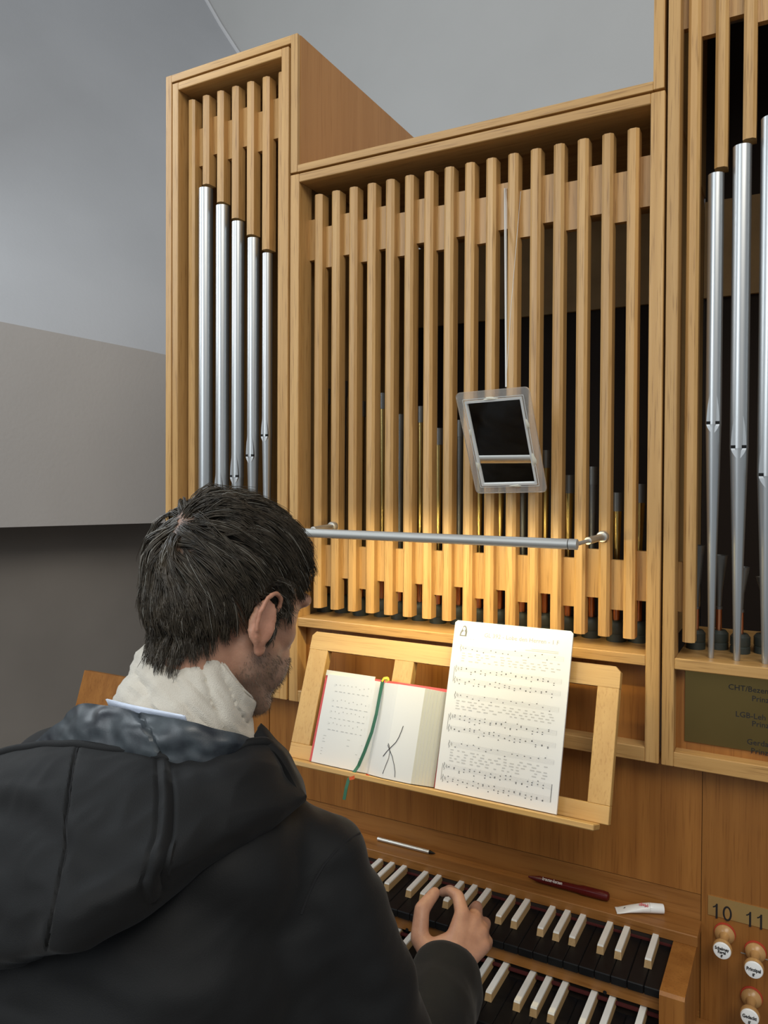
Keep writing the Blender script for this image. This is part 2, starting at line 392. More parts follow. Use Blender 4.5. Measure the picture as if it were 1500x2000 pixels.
# --- right tower
rt = thing('organ_case', 'tall organ case at right edge above the engraved brass plate', 'organ case', (0.03, 0.02, ZB))
RXR = 0.200
frame(rt, -0.1848, -0.1667, RXR-0.018, RXR, ZB, 2.62, 0.0165)
build(MB().box(-0.2069, -0.1904, 0.002, 0.60, 2.2360, 2.6400, 0.0008), 'side_board', M['oak_z'], rt)
build(MB().box(RXR+0.004, RXR+0.021, 0.002, 0.60, ZB, 2.64, 0.0008), 'side_board', M['oak_z'], rt)
build(MB().box(-0.1904, RXR+0.004, 0.002, 0.60, 2.6236, 2.64, 0.0008), 'top_board', M['oak_x'], rt)
build(MB().box(-0.1667, RXR-0.018, 0.024, 0.036, 1.2037, 1.3325), 'lower_panel', M['panel_z'], rt)
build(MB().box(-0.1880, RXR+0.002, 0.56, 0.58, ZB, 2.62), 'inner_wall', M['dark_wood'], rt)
build(MB().box(-0.1880, RXR+0.002, 0.55, 0.56, 2.03, 2.24), 'back_board', M['inside_wood'], rt)
build(MB().box(-0.1903, -0.1872, 0.046, 0.562, 2.2520, 2.6230), 'inner_side', M['inside_wood'], rt)
RX = [-0.1583+0.0394*i for i in range(9)]
R_END = [None, 2.1047, 2.1400, 2.1740, 2.2080, 2.2420, 2.2080, 2.1740, None]
for i, x in enumerate(RX): slat(rt, x, 1.3720 if R_END[i] is None else R_END[i], 2.590)
for i in range(10):
    x0 = -0.187 if i == 0 else RX[i-1]+SLAT_W-0.0005; x1 = RXR-0.001 if i == 9 else RX[i]+0.0005
    hi = i % 2 == 0
    spacer(rt, x0, x1, 2.3375 if hi else 2.3190, 2.4190 if hi else 2.4005)
    if i in (0, 9): spacer(rt, x0, x1, 1.4170, 1.4960)
plate = build(MB().box(-0.1535, 0.16, 0.0215, 0.0245, 1.2165, 1.3290, 0.0005), 'brass_plate', M['plate'], rt)
tm = MB()
for (px, py, s) in ((1422, 1346, 'CHT/Bezem'), (1468, 1369, 'Prinz'), (1436, 1399, 'LGB-Leh'), (1468, 1418, 'Prinz'), (1458, 1453, 'Gerda'), (1466, 1471, 'Prinz')):
    p = onY(px, py, 0.0212); put_text(tm, s, 0.0118, p, (1, 0, 0), (0, 0, 1), bold=0.00008)
build(tm, 'engraved_lettering', M['ink'], plate)['kind'] = 'stuff'

# ------------------------------------------------------------------ facade pipes
def facade_pipe(x, y, r, z_mouth, z_top, label, group):
    zs = 1.3501; H = z_mouth-zs
    t = thing('organ_pipe', label, 'organ pipe', (x, y, zs), group)
    body = MB(); n = 36
    prof = [(r*0.88, z_top-0.0005), (r, z_top), (r, z_mouth+0.0)]
    body.lathe(prof[::-1], (x, y, 0), n, caps=False)
    body.lathe([(r*0.86, z_mouth), (r*0.86, z_top-0.001)], (x, y, 0), n, caps=True)
    build(body, 'body', M['tin'], t)
    foot = MB().lathe([(r*0.34, zs), (r*0.37, zs+0.004), (r*0.62, zs+H*0.45), (r*0.97, z_mouth-0.004), (r, z_mouth)], (x, y, 0), n)
    build(foot, 'foot', M['tin'], t)
    # flattened mouth: lips are plates let into the front
    mw = r*0.80; slot_h = 0.0045
    yf = y-r*0.90
    def lip(pts, th=0.0012):
        mb = MB(); m = len(pts); yb2 = y-r*0.35
        front = []
        for (dx, z, off) in pts: front.append((x+dx, yf-off, z))
        back = [(x+dx, yb2, z) for (dx, z, off) in pts]
        fs = [tuple(range(m))]+[(i, (i+1) % m, m+(i+1) % m, m+i) for i in range(m)]+[tuple(range(m, 2*m))[::-1]]
        return mb.add(front+back, fs)
    up = [(-mw, z_mouth+slot_h, 0.0)]
    lh = r*4.2
    for k in range(1, 9):
        a = k/9; up.append((-mw*math.cos(a*math.pi/2)**0.8, z_mouth+slot_h+lh*math.sin(a*math.pi/2)**1.0*a**0.3, -0.0*a))
    # tip recedes to the pipe surface
    tip = [(0, z_mouth+slot_h+lh, -0.0)]
    pts = up+tip+[(-dx, z, o) for dx, z, o in up[::-1]]
    pts = [(dx, z, -(r*0.90-(r*1.003)*math.sqrt(max(0, 1-(dx/r)**2)))*0 if False else o) for dx, z, o in pts]
    build(lip(pts), 'upper_lip', M['tin'], t)
    lo = [(-mw, z_mouth, 0.0)]
    for k in range(1, 6):
        a = k/6; lo.append((-mw*(1-a**1.6), z_mouth-r*1.35*a, 0.0004))
    lo.append((0, z_mouth-r*1.42, 0.0)); pts = lo+[(-dx, z, o) for dx, z, o in lo[-2::-1]]
    build(lip(pts), 'lower_lip', M['lip'], t)
    build(MB().box(x-mw, x+mw, yf-0.0006, y-r*0.3, z_mouth, z_mouth+slot_h), 'mouth_slot', M['black'], t)
    return t
ordn = ['first and tallest', 'second', 'third', 'fourth', 'fifth and shortest']
for i in range(1, 6):
    rr = [0, .0152, .0143, .0131, .0124, .0105][i]
    facade_pipe([0, -1.1500, -1.1025, -1.0600, -1.0185, -0.9815][i], 0.030, rr, [0, 1.5450, 1.5880, 1.6299, 1.6733, 1.7147][i], L_END[i]-0.007,
                'grey metal organ pipe, %s from the left in the left case' % ordn[i-1], 'metal pipes in the left case')
names = ['thinnest metal organ pipe at the left of the right case', 'middle metal organ pipe in view in the right case', 'metal organ pipe cut by the right edge of the photo']
for i in range(1, 4):
    facade_pipe([0, -0.1166, -0.0800, -0.0400][i], 0.030, [0, .0117, .0134, .0150][i], [0, 1.7125, 1.6749, 1.6327][i], R_END[i]-0.007,
                names[i-1], 'metal pipes in the right case')

# ------------------------------------------------------------------ reed pipes inside the cases
def reed_pipe(x, y, z_top, r_top, metal, label, group):
    zs = 1.3501; t = thing('reed_pipe', label, 'organ pipe', (x, y, zs), group)
    build(MB().lathe([(0.0165, zs), (0.0165, zs+0.012), (0.0155, zs+0.013), (0.0165, zs+0.015), (0.0165, zs+0.030), (0.012, zs+0.036)], (x, y, 0), 16), 'boot', M['boot'], t)
    build(MB().lathe([(0.0062, zs+0.034), (0.0062, zs+0.105)], (x, y, 0), 12), 'copper_tube', M['copper'], t)
    zc = zs+0.105
    mb = MB().lathe([(0.0036, zc-0.001), (0.0045, zc+0.03), (r_top*0.9, z_top-0.05), (r_top, z_top-0.03)], (x, y, 0), 16)
    build(mb, 'resonator', metal, t)
    build(MB().lathe([(r_top*1.12, z_top-0.032), (r_top*1.12, z_top), (r_top*0.9, z_top)], (x, y, 0), 16), 'tuning_cap', M['zinc'], t)
ORD = 'first second third fourth fifth sixth seventh eighth ninth tenth eleventh twelfth thirteenth fourteenth fifteenth sixteenth'.split()
gap_px = [634, 669, 704, 746, 780, 820, 855.5, 896, 935, 976, 1020, 1064, 1109, 1155, 1204, 1247]
for i in range(16):
    yy = 0.098 if i % 2 else 0.088
    x = onY(gap_px[i], 1180, yy)[0]
    z = 1.815-0.0150*i+(0.03 if i % 2 else 0.0)
    reed_pipe(x, yy, z, 0.0078 if i % 3 else 0.0095, M['brass'] if i % 3 != 1 else M['zinc'],
              'small reed pipe behind the middle slats, %s from the left' % ORD[i], 'reed pipes behind the middle slats')
def flared_reed(x, y, z_top, label):
    zs = 1.3501; t = thing('reed_pipe', label, 'organ pipe', (x, y, zs), 'reed pipes in the right case')
    build(MB().lathe([(0.0150, zs), (0.0150, zs+0.010), (0.0140, zs+0.011), (0.0150, zs+0.013), (0.0150, zs+0.026), (0.0110, zs+0.031)], (x, y, 0), 20), 'boot', M['boot'], t)
    build(MB().lathe([(0.0046, zs+0.030), (0.0046, zs+0.066)], (x, y, 0), 14), 'copper_tube', M['copper'], t)
    zc = zs+0.066
    build(MB().lathe([(0.0052, zc-0.001), (0.0052, zc+0.003), (0.0040, zc+0.004), (0.0055, zc+0.03), (0.0130, z_top), (0.0121, z_top), (0.0050, zc+0.034)], (x, y, 0), 20, caps=False), 'resonator', M['zinc'], t)
for i in range(7):
    flared_reed(-0.146+0.0335*i, 0.092+0.016*(i % 2), 1.520-0.016*i, 'short flared reed pipe in the right case, %s from the left' % ORD[i])
# ------------------------------------------------------------------ console
YP = 0.040
con = thing('organ_console', 'brown veneered organ console with key desk under the oak cases', 'organ console', (-0.55, YP, 0.05))
build(MB().box(-0.98, -0.1285, YP, YP+0.02, 0.971, ZB), 'back_panel', M['panel_z'], con)
build(MB().box(-0.98, -0.1285, YP+0.0008, YP+0.02, 0.770, 0.9698), 'lower_board', M['panel_x'], con)
build(MB().box(-0.1275, 0.26, YP-0.0015, YP+0.02, 0.770, ZB), 'right_jamb', M['panel_z'], con)
build(MB().box(-1.20, -0.9815, YP-0.0015, YP+0.02, 0.770, ZB), 'left_jamb', M['panel_z'], con)
build(MB().box(-0.985, -0.1275, -0.010, YP, 0.9135, 0.9300, 0.001), 'shelf', M['panel_x'], con)
build(MB().box(-1.20, 0.26, YP+0.001, YP+0.02, 0.05, 0.7695), 'knee_panel', M['panel_x'], con)
for xa, xb in ((-0.1625, -0.1290), (-0.985, -0.9515)):
    build(MB().prism([(-0.1440, 0.800), (-0.1440, 0.9120), (-0.1400, 0.9160), (YP, 0.9132), (YP, 0.800)], xa, xb, 'X'), 'cheek', M['panel_z'], con)
    build(MB().box(xa, xb, -0.262, -0.146, 0.760, 0.8660, 0.002), 'cheek', M['panel_z'], con)
build(MB().box(-0.9515, -0.1625, -0.1160, -0.1080, 0.8700, 0.8915, 0.0006), 'key_slip', M['panel_x'], con)
build(MB().box(-0.9515, -0.1625, -0.232, -0.222, 0.775, 0.836, 0.0006), 'key_slip', M['panel_x'], con)
build(MB().box(-1.00, -0.10, -0.232, YP, 0.755, 0.775, 0.002), 'key_bed', M['panel_x'], con)
build(MB().box(-0.9515, -0.1625, -0.0085, YP, 0.800, 0.9130), 'key_backing', M['dark_wood'], con)
build(MB().box(-0.9515, -0.1625, -0.1070, -0.0990, 0.800, 0.8840), 'key_backing', M['dark_wood'], con)
for zz, y0 in ((0.9130, -0.0102), (0.8690, -0.1165)):
    build(MB().box(-0.9515, -0.1625, y0-0.002, y0+0.004, zz-0.0085, zz-0.006), 'felt_strip', M['felt'], con)
for (px, py) in ((1181.5, 1938.5), (795, 1816)):
    p = onY(px, py, -0.1162); build(MB().lathe([(0.0028, -0.0006), (0.0028, 0.001)], (p[0], -0.1162, p[2]), 12, 'Y'), 'screw_hole', M['black'], con)
npl = build(MB().box(-0.1177, 0.12, YP-0.0030, YP-0.0014, 0.9440, 0.9745), 'number_plate', M['num_plate'], con)
for s, px, py in (('10', 1390.5, 1791.5), ('11', 1455.5, 1808)):
    p = onY(px, py, YP-0.0032); 
    nm = MB(); hN = 0.0232
    for k, ch in enumerate(s):
        ox = p[0]+k*0.0152
        if ch == '1': q_ = [(.0052, 0), (.0082, 0), (.0082, 1), (.0060, 1), (.0052, .90), (.0030, .80), (.0012, .77), (.0012, .68), (.0035, .72), (.0052, .78)]; nm.add([(ox+a, p[1], p[2]+(b*hN)) for a, b in q_], [tuple(range(10))])
        else:
            n = 28; vs_ = []
            for rx, rz in ((.0066, .5), (.0038, .375)):
                for t in range(n): an = 2*math.pi*t/n; vs_.append((ox+.0068+rx*math.cos(an), p[1], p[2]+hN*(.5+rz*math.sin(an))))
            nm.add(vs_, [(t, (t+1) % n, n+(t+1) % n, n+t) for t in range(n)])
    build(nm, 'numeral', M['ink'], npl)
build(MB().box(-0.070, 0.12, YP-0.0025, YP-0.0014, 0.8965, 0.8975), 'scratch_line', M['alu'], con)

# keyboards: 33 naturals C..g, X of the right end shared by both manuals
NAT = 0.0235; XR = -0.1632
def key_meshes():
    n = MB().box(0.00022, NAT-0.00022, 0, 0.113, -0.0125, 0, 0.0012).mesh('natural_key', M['ebony'])
    w0, w1, L = 0.0055, 0.0043, 0.085
    sh = MB().add([(-w0, 0, 0), (w0, 0, 0), (w0, L, 0), (-w0, L, 0), (-w1-.0004, .0028, .0108), (w1+.0004, .0028, .0108), (w1+.0004, L, .0108), (-w1-.0004, L, .0108)],
                  [(0,3,2,1),(4,5,6,7),(0,1,5,4),(1,2,6,5),(2,3,7,6),(3,0,4,7)]).mesh('sharp_key', M['key_wood'])
    cap = MB().add([(-w1-.0004, .0026, .0106), (w1+.0004, .0026, .0106), (w1+.0004, L, .0106), (-w1-.0004, L, .0106), (-w1, .0040, .0131), (w1, .0040, .0131), (w1, L, .0131), (-w1, L, .0131)],
                   [(0,3,2,1),(4,5,6,7),(0,1,5,4),(1,2,6,5),(2,3,7,6),(3,0,4,7)]).mesh('bone_cap', M['bone'])
    return n, sh, cap
KN, KS, KC = key_meshes()
def keyboard(y_front, z_nat, label, root_z):
    kb = thing('keyboard', label, 'keyboard', (-0.55, y_front+0.05, root_z), 'two organ manuals')
    for k in range(33):
        x = XR-NAT*(k+1)
        place('natural_key', KN, kb, (x, y_front, z_nat))
        # counting from the top: g f e d c b a g ...
        name = 'gfedcba'[k % 7]
        if name in 'fdcag' and k > 0 and not (k == 0):
            off = {'f': 0.0, 'd': 0.0015, 'c': -0.0015, 'a': 0.002, 'g': 0.0}[name]
            xs_ = x+NAT+off-(0.0018 if name == 'f' else 0)
            s = place('sharp_key', KS, kb, (xs_, y_front+0.0425, z_nat)); child_at_parent('bone_cap', KC, s)
    return kb
keyboard(-0.1237, 0.9045, 'upper organ manual with black naturals and white topped sharps', 0.88)
keyboard(-0.2350, 0.8550, 'lower organ manual, nearer the organist and partly cut off below', 0.80)

# stop knobs
def stop_knob(bp, fp, lines, label):
    B = onY(*bp, YP-0.002); Fp = onY(*fp, -0.013)
    c = np.array([(B[0]+Fp[0])/2, 0, (B[2]+Fp[2])/2]); c = (c[0], 0, c[2])
    t = thing('stop_knob', label, 'stop knob', (c[0], YP, c[2]), 'organ stop knobs')
    build(MB().lathe([(0.0005, YP-0.0016), (0.0156, YP-0.0016), (0.0156, YP-0.0036), (0.0005, YP-0.0042)], c, 28, 'Y', caps=False), 'felt_ring', M['red_cloth'], t)
    pr = [(0.0005, 0.0365), (0.0138, 0.0360), (0.0146, 0.0325), (0.0125, 0.0290), (0.0078, 0.0262), (0.0062, 0.0220), (0.0058, 0.0140), (0.0064, 0.0060), (0.0092, 0.0010), (0.0130, -0.0025), (0.0140, -0.0065), (0.0130, -0.0108), (0.0005, -0.0118)]
    build(MB().lathe(pr, c, 28, 'Y', caps=False), 'knob', M['knob_wood'], t)
    fc = build(MB().lathe([(0.0122, -0.0112), (0.0126, -0.0126), (0.0115, -0.0143), (0.0070, -0.0152), (0.0002, -0.0155)], c, 28, 'Y', caps=False), 'porcelain_face', M['porcelain'], t)
    tm = MB()
    for s, dz, size in lines: put_text(tm, s, size*1.12, (c[0], -0.0160, c[2]+dz), (1, 0, 0), (0, 0, 1), 'CENTER', 0.00022, 0.0, 0.80)
    build(tm, 'stop_name', M['ink'], fc)
stop_knob((1414, 1822), (1412, 1857), (('Schalmey', 0.0024, 0.0058), ('Regal', -0.0028, 0.0058), ("8'", -0.0082, 0.0048)), 'upper left stop knob beneath the number 10')
stop_knob((1473, 1857), (1475, 1895), (('Prinzipal', -0.0004, 0.0064), ("8'", -0.0078, 0.0056)), 'stop knob beneath the number 11 with two lines of lettering')
stop_knob((1466, 1944), (1466, 1990), (('Gedackt', 0.0000, 0.0064), ("8'", -0.0078, 0.0056)), 'lowest stop knob at the bottom right corner')

# ------------------------------------------------------------------ music rack
r_top = np.array([0, -0.040, 1.3362]); r_bot = np.array([0, -0.119, 1.1210])
rv = r_top-r_bot; RH = np.linalg.norm(rv); rv /= RH; rn = np.array([0, -rv[2], rv[1]]); ru = np.array([1.0, 0, 0])
RO = np.array([-0.8150, r_bot[1], r_bot[2]]); RW = 0.8150-0.2394
RM = Matrix(((1, 0, 0, RO[0]), (0, -rn[1], rv[1], RO[1]), (0, -rn[2], rv[2], RO[2]), (0, 0, 0, 1)))   # local x=u, y=into rack, z=up the rack
def rk(px, py, h=0.0):
    p = onP(px, py, RO+rn*h, rn); q = p-RO; return q @ ru, q @ rv
rack = thing('music_rack', 'leaning pale wooden music rack with open frame and ledge', 'music rack', (RO[0]+RW/2, -0.1, RO[2]))
T = 0.016
u0, v1 = rk(640, 1272); u1, _ = rk(771, 1290); u2, _ = rk(808, 1296); u3, _ = rk(1167, 1338); _, v0 = rk(602, 1457); v0b = rk(1145, 1564)[1]; v0 = (v0+v0b)/2; v1 = (v1+rk(1167, 1338)[1])/2
c = 0.008
def rkb(name, x0, x1, z0, z1, mat): build(MB().frame_box(RM, x0, x1, 0, T, z0, z1, 0.0008), name, mat, rack)
build(MB().prism([(0, v1), (RW, v1), (RW, RH-c), (RW-c, RH), (c, RH), (0, RH-c)], 0, T, 'Y', RM), 'top_rail', M['rack_x'], rack)
rkb('stile', 0, u0, v0, v1, M['rack_z']); rkb('stile', u3, RW, v0, v1, M['rack_z'])
rkb('middle_stile', u1, u2, v0, v1, M['rack_z']); rkb('middle_stile', RW-u2, RW-u1, v0, v1, M['rack_z'])
rkb('bottom_rail', 0, RW, 0, v0, M['rack_x'])
build(MB().frame_box(RM, -0.004, RW-0.012, -0.040, 0.001, -0.0085, 0.0, 0.0012), 'ledge', M['rack_x'], rack)
for xb in ((u1+u2)/2, RW-(u1+u2)/2):
    build(MB().tube([tuple(RO+ru*xb-rn*T+rv*0.035), (RO[0]+xb, YP-0.0005, RO[2]+0.01)], 0.006, 10), 'bracket', M['rack_z'], rack)

# sheet music standing on the ledge
def RP(u, v, h): return RO+ru*u+rv*v+rn*h
TH = 0.0045
sm = thing('sheet_music', 'white printed music sheet standing at the right of the rack', 'sheet music', tuple(RP(0.35, 0.001, 0.01)))
hS = 0.020
co = [rk(x, y, hS) for x, y in ((848, 1546), (1086, 1598), (1120, 1233), (890, 1211))]
print('sheet', co)
sb = min(co[0][1], co[1][1]); vs_ = []
us = [co[0][0], co[1][0], co[2][0], co[3][0]]
bl = np.array([us[0], 0.0012]); br = np.array([us[1], 0.0012]); tr_ = np.array([us[2], co[2][1]]); tl_ = np.array([us[3], co[3][1]])
def sheet_uv(a, b, h=hS): q = (bl*(1-a)+br*a)*(1-b)+(tl_*(1-a)+tr_*a)*b; return RP(q[0], q[1], h)
rc = 0.02
poly = [(0, 0), (1, 0), (1, 1-rc*.7), (1-rc, 1), (rc, 1), (0, 1-rc*.7)]
MBs = MB().add([tuple(sheet_uv(a, b, hS)) for a, b in poly]+[tuple(sheet_uv(a, b, hS-TH)) for a, b in poly], [tuple(range(6)), tuple(range(6, 12))[::-1]]+[(i, (i+1) % 6, 6+(i+1) % 6, 6+i) for i in range(6)])
paper = build(MBs, 'paper', M['paper'], sm)
def s_quad(mb, a0, b0, a1, b1, wa=0.0, wb=0.0):
    mb.add([tuple(sheet_uv(a, b, hS+0.0002)) for a, b in ((a0, b0), (a1, b0), (a1, b1), (a0, b1))], [(0, 1, 2, 3)])
def ellipse(mb, fn, a, b, ra, rb, n=8):
    mb.add([tuple(fn(a+ra*math.cos(2*math.pi*k/n), b+rb*math.sin(2*math.pi*k/n))) for k in range(n)], [tuple(range(n))])
lines = MB(); notes = MB(); words = MB()
rnd = random.Random(3)
su = lambda a, b: sheet_uv(a, b, hS+0.00025)
def staff(b_top, a0, a1, clef=True, n_notes=18, chords=1, lightness=1):
    sp = 0.0062
    for k in range(5): s_quad(lines, a0, b_top-k*sp-0.0004, a1, b_top-k*sp+0.0004)
    if clef:
        pts = [(a0+0.012+0.006*math.sin(t*1.6)*(1-t/9), b_top-0.034+0.042*t/6.0) for t in np.linspace(0, 6.0, 14)]
        notes.ribbon([tuple(su(a, b)) for a, b in pts], 0.0007, rv, 0.00005)
        s_quad(notes, a0+0.028, b_top-0.018, a0+0.031, b_top-0.002); s_quad(notes, a0+0.036, b_top-0.022, a0+0.039, b_top-0.006)
    for k in range(n_notes):
        a = a0+0.06+(a1-a0-0.08)*(k+rnd.uniform(-.15, .15))/n_notes
        for c_ in range(chords):
            b = b_top-rnd.uniform(-0.004, 0.028)-c_*0.012
            ellipse(notes, su, a, b, 0.0062, 0.0028)
            if rnd.random() < 0.6: s_quad(lines, a+0.0056, b, a+0.0066, b+0.018)
    s_quad(lines, a1-0.0012, b_top-4*sp, a1+0.0008, b_top)
sys_tops = [0.845, 0.560, 0.275]
for si, bt in enumerate(sys_tops):
    a0 = 0.045; a1 = 0.945
    staff(bt, a0+0.02, a1, True, 15, 1)
    for ln in range(4 if si != 2 else 5):
        bb = bt-0.047-ln*0.0155; a = a0+0.05
        while a < a1-0.04:
            w = rnd.uniform(0.018, 0.038); s_quad(words, a, bb, a+w, bb+0.0062); a += w+rnd.uniform(0.016, 0.045)+(0.08 if rnd.random() < .12 else 0)
    staff(bt-0.128, a0, a1, True, 19, 2); staff(bt-0.195, a0, a1, True, 19, 2)
    s_quad(notes, a0-0.003, bt-0.220, a0, bt-0.128)
s_quad(notes, 0.943, 0.055, 0.949, 0.148)
titl = MB(); put_text(titl, 'GL 392 - Lobe den Herren - 1 F', 0.0098, su(0.27, 0.912), (su(1, .5)-su(0, .5))/np.linalg.norm(su(1, .5)-su(0, .5)), rv, bold=0.00003)
for k in range(2): s_quad(words, 0.63+0.05*(1-k), 0.868-k*0.009, 0.90, 0.8725-k*0.009)
for k in range(5): s_quad(words, 0.075+k*0.024, 0.888, 0.092+k*0.024, 0.891)
# small veiled figure printed in the corner
ico = MB(); icw = MB()
ico.add([tuple(su(a, b)) for a, b in ((0.052, 0.905), (0.115, 0.905), (0.118, 0.935), (0.108, 0.962), (0.094, 0.972), (0.078, 0.968), (0.068, 0.945), (0.056, 0.925))], [tuple(range(8))])
sw = lambda a, b: sheet_uv(a, b, hS+0.0004)
icw.add([tuple(sw(a, b)) for a, b in ((0.064, 0.911), (0.100, 0.911), (0.100, 0.930), (0.092, 0.940), (0.072, 0.928))], [tuple(range(5))]); ellipse(icw, sw, 0.088, 0.951, 0.012, 0.012, 10)
M['title_ink'] = plain('title_print', (0.30, 0.30, 0.30), 0.8)
for mb_, nm_, mt_ in ((titl, 'printed_title', 'title_ink'), (lines, 'staff_lines', 'faint_ink'), (notes, 'printed_notes', 'soft_ink'), (words, 'printed_words', 'faint_ink')): build(mb_, nm_, M[mt_], paper)['kind'] = 'stuff'
build(ico, 'printed_figure', M['soft_ink'], paper); build(icw, 'printed_face', M['paper'], paper)

# open hymn book
bk = thing('hymn_book', 'open hymn book with red cover, ribbons and a penned scribble', 'book', tuple(RP(0.12, 0.001, 0.01)))
def bp_(px, py, h): u, v = rk(px, py, h); return u, v
hl, hg, hr = 0.012, 0.017, 0.034
uLb, uLt = bp_(607, 1500, hl)[0], bp_(639, 1318, hl)[0]
uL = (uLb+uLt)/2; vT = (bp_(639, 1318, hl)[1]+bp_(748, 1330, hg)[1])/2
uG = (bp_(748, 1330, hg)[0]+bp_(708, 1524, hg)[0])/2
uR = (bp_(836, 1346, hr)[0]+bp_(795, 1540, hr)[0])/2
uE = (bp_(873, 1352, 0.006)[0]+bp_(847, 1548, 0.006)[0])/2
print('book', uL, uG, uR, uE, vT)
def page_sheet(mb, prof, v0_, v1_, hb):
    n = len(prof); vs = [tuple(RP(u, v, h)) for v in (v0_, v1_) for u, h in prof]+[tuple(RP(u, v, hb)) for v in (v0_, v1_) for u, h in prof]
    fs = []
    for i in range(n-1):
        fs += [(i, i+1, n+i+1, n+i), (2*n+i, 3*n+i, 3*n+i+1, 2*n+i+1), (i, 2*n+i, 2*n+i+1, i+1), (n+i, n+i+1, 3*n+i+1, 3*n+i)]
    fs += [(0, n, 3*n, 2*n), (n-1, 2*n+n-1, 3*n+n-1, n+n-1)]
    return mb.add(vs, fs)
cov = build(page_sheet(MB(), [(uL-0.010, 0.0028), (uG, 0.0032), (uE+0.004, 0.0028)], 0.0012, vT+0.004, 0.0006), 'red_cover', M['red_cover'], bk)
build(page_sheet(MB(), [(uL-0.008, 0.0062), (uG-0.02, 0.0048)], vT-0.002, vT+0.0075, 0.0032), 'plastic_sleeve', M['clear_cover'], bk)
PL = [(uL+(uG-uL)*t, hl+0.004*math.sin(math.pi*t*0.9)+(hg-hl)*t*0.6-0.008*max(0, t-0.9)*10*0.8) for t in np.linspace(0, 1, 12)]
lpg = build(page_sheet(MB(), PL, 0.0012, vT, 0.0034), 'left_pages', M['page'], bk)
PR = [(uG+(uR-uG)*t, 0.0120+(hr-0.0120)*min(1, (t*2.2))**0.6+0.001*math.sin(math.pi*t)) for t in np.linspace(0, 1, 14)]
rpg = build(page_sheet(MB(), PR, 0.0012, vT-0.001, 0.0034), 'right_pages', M['page'], bk)
fe = MB()
for k in range(7):
    a, b = k/7, (k+0.82)/7
    P = [(uR+(uE-uR)*a, hr-(hr-0.0040)*a), (uR+(uE-uR)*b, hr-(hr-0.0040)*b)]
    vs = [tuple(RP(u, v, h)) for v in (0.0014, vT-0.0012) for u, h in P]+[tuple(RP(u-0.004, v, h-0.006 if h > 0.0105 else 0.0035)) for v in (0.0014, vT-0.0012) for u, h in P]
    fe.add(vs, [(0,1,3,2),(4,6,7,5),(0,4,5,1),(2,3,7,6),(0,2,6,4),(1,5,7,3)])
build(fe, 'fore_edge', plain('page_edges', (0.60, 0.60, 0.52), 0.7), bk)
build(MB().add([tuple(RP(u, v, h)) for v in (0.0013, vT-0.0011) for u, h in ((uR, 0.0036), (uR, hr-0.0006), (uE-0.001, 0.0036))], [(0, 1, 2), (3, 5, 4), (0, 3, 4, 1), (1, 4, 5, 2), (2, 5, 3, 0)]), 'page_block', M['page'], bk)
lp_h = lambda u: np.interp(u, [p[0] for p in PL], [p[1] for p in PL])
rp_h = lambda u: np.interp(u, [p[0] for p in PR], [p[1] for p in PR])
pr_w = MB(); rnd = random.Random(5)
def lq(u_, v_, w_, h_): pr_w.add([tuple(RP(uu, vv, lp_h(uu)+0.0003)) for uu, vv in ((u_, v_), (u_+w_, v_), (u_+w_, v_+h_), (u_, v_+h_))], [(0, 1, 2, 3)])
Wp = uG-uL; y = vT-0.020
for block in ('s', 't', 'g', 's', 't', 's', 't', 's', 't', 'w', 'w', 'w', 'g', 'w', 'w', 'w', 'w', 'g', 'w', 'w', 'w', 'g', 'w', 'w', 'w'):
    if y < 0.012: break
    if block == 's':
        for k in range(9):
            lq(uL+Wp*(0.20+0.075*k), y+rnd.uniform(0, .004), 0.0018, 0.0016)
        for k in range(5): lq(uL+Wp*0.17, y-0.0005+0.0012*k, Wp*0.70, 0.00012)
        y -= 0.0085
    elif block == 't':
        for k in range(8): lq(uL+Wp*(0.2+0.085*k), y, Wp*rnd.uniform(.03, .06), 0.0010)
        y -= 0.0115
    elif block == 'g': y -= 0.006
    else:
        lq(uL+Wp*0.14, y, Wp*rnd.uniform(.45, .74), 0.0009); y -= 0.0050
build(pr_w, 'printed_hymn', plain('pale_book_print', (0.42, 0.42, 0.41), 0.8), lpg)['kind'] = 'stuff'
def scr(pts, w):
    out = []
    for (px, py) in pts:
        u, v = rk(px, py, 0.0335); out.append(tuple(RP(u, v, rp_h(u)+0.0006)))
    return out
pen = MB()
pen.tube(scr([(748, 1477), (756, 1468), (765, 1459), (774, 1450), (780, 1440), (785, 1428), (788.5, 1418)], 1), 0.0005, 6)
pen.tube(scr([(748, 1511), (754, 1496), (760, 1481), (762.5, 1468), (761, 1456), (759.5, 1452), (758.5, 1456), (762, 1465), (767, 1477), (771, 1495), (772.5, 1508), (772, 1518)], 1), 0.00042, 6)
build(pen, 'pen_scribble', M['ink'], rpg)
def rib(pts, w, side, mat, name):
    P = []
    for (px, py, h) in pts: u, v = rk(px, py, h); P.append(RP(u, v, h))
    Q = []
    for i in range(len(P)-1):
        for t in (0, .33, .66): Q.append(tuple(P[i]*(1-t)+P[i+1]*t))
    Q.append(tuple(P[-1])); return build(MB().ribbon(Q, w, side), name, mat, bk)
rib([(748, 1326, .0215), (741, 1362, .026), (735, 1395, .027), (726, 1430, .026), (712, 1468, .025), (700, 1496, .0245), (688, 1513, .034), (681, 1522, .0425), (676, 1540, .044), (672, 1562, .045)], 0.0058, ru, M['ribbon_green'], 'green_ribbon')
rib([(746, 1331, .0225), (750, 1325, .024), (756, 1324, .024), (760, 1327, .022), (753, 1330, .0215)], 0.0045, rv, M['ribbon_yellow'], 'yellow_ribbon')
rib([(682, 1521, .0435), (690, 1519, .041), (698, 1515, .036), (706, 1518, .034), (714, 1521, .035), (717, 1514, .033), (720, 1517, .034)], 0.0052, rv, M['ribbon_red'], 'red_ribbon')

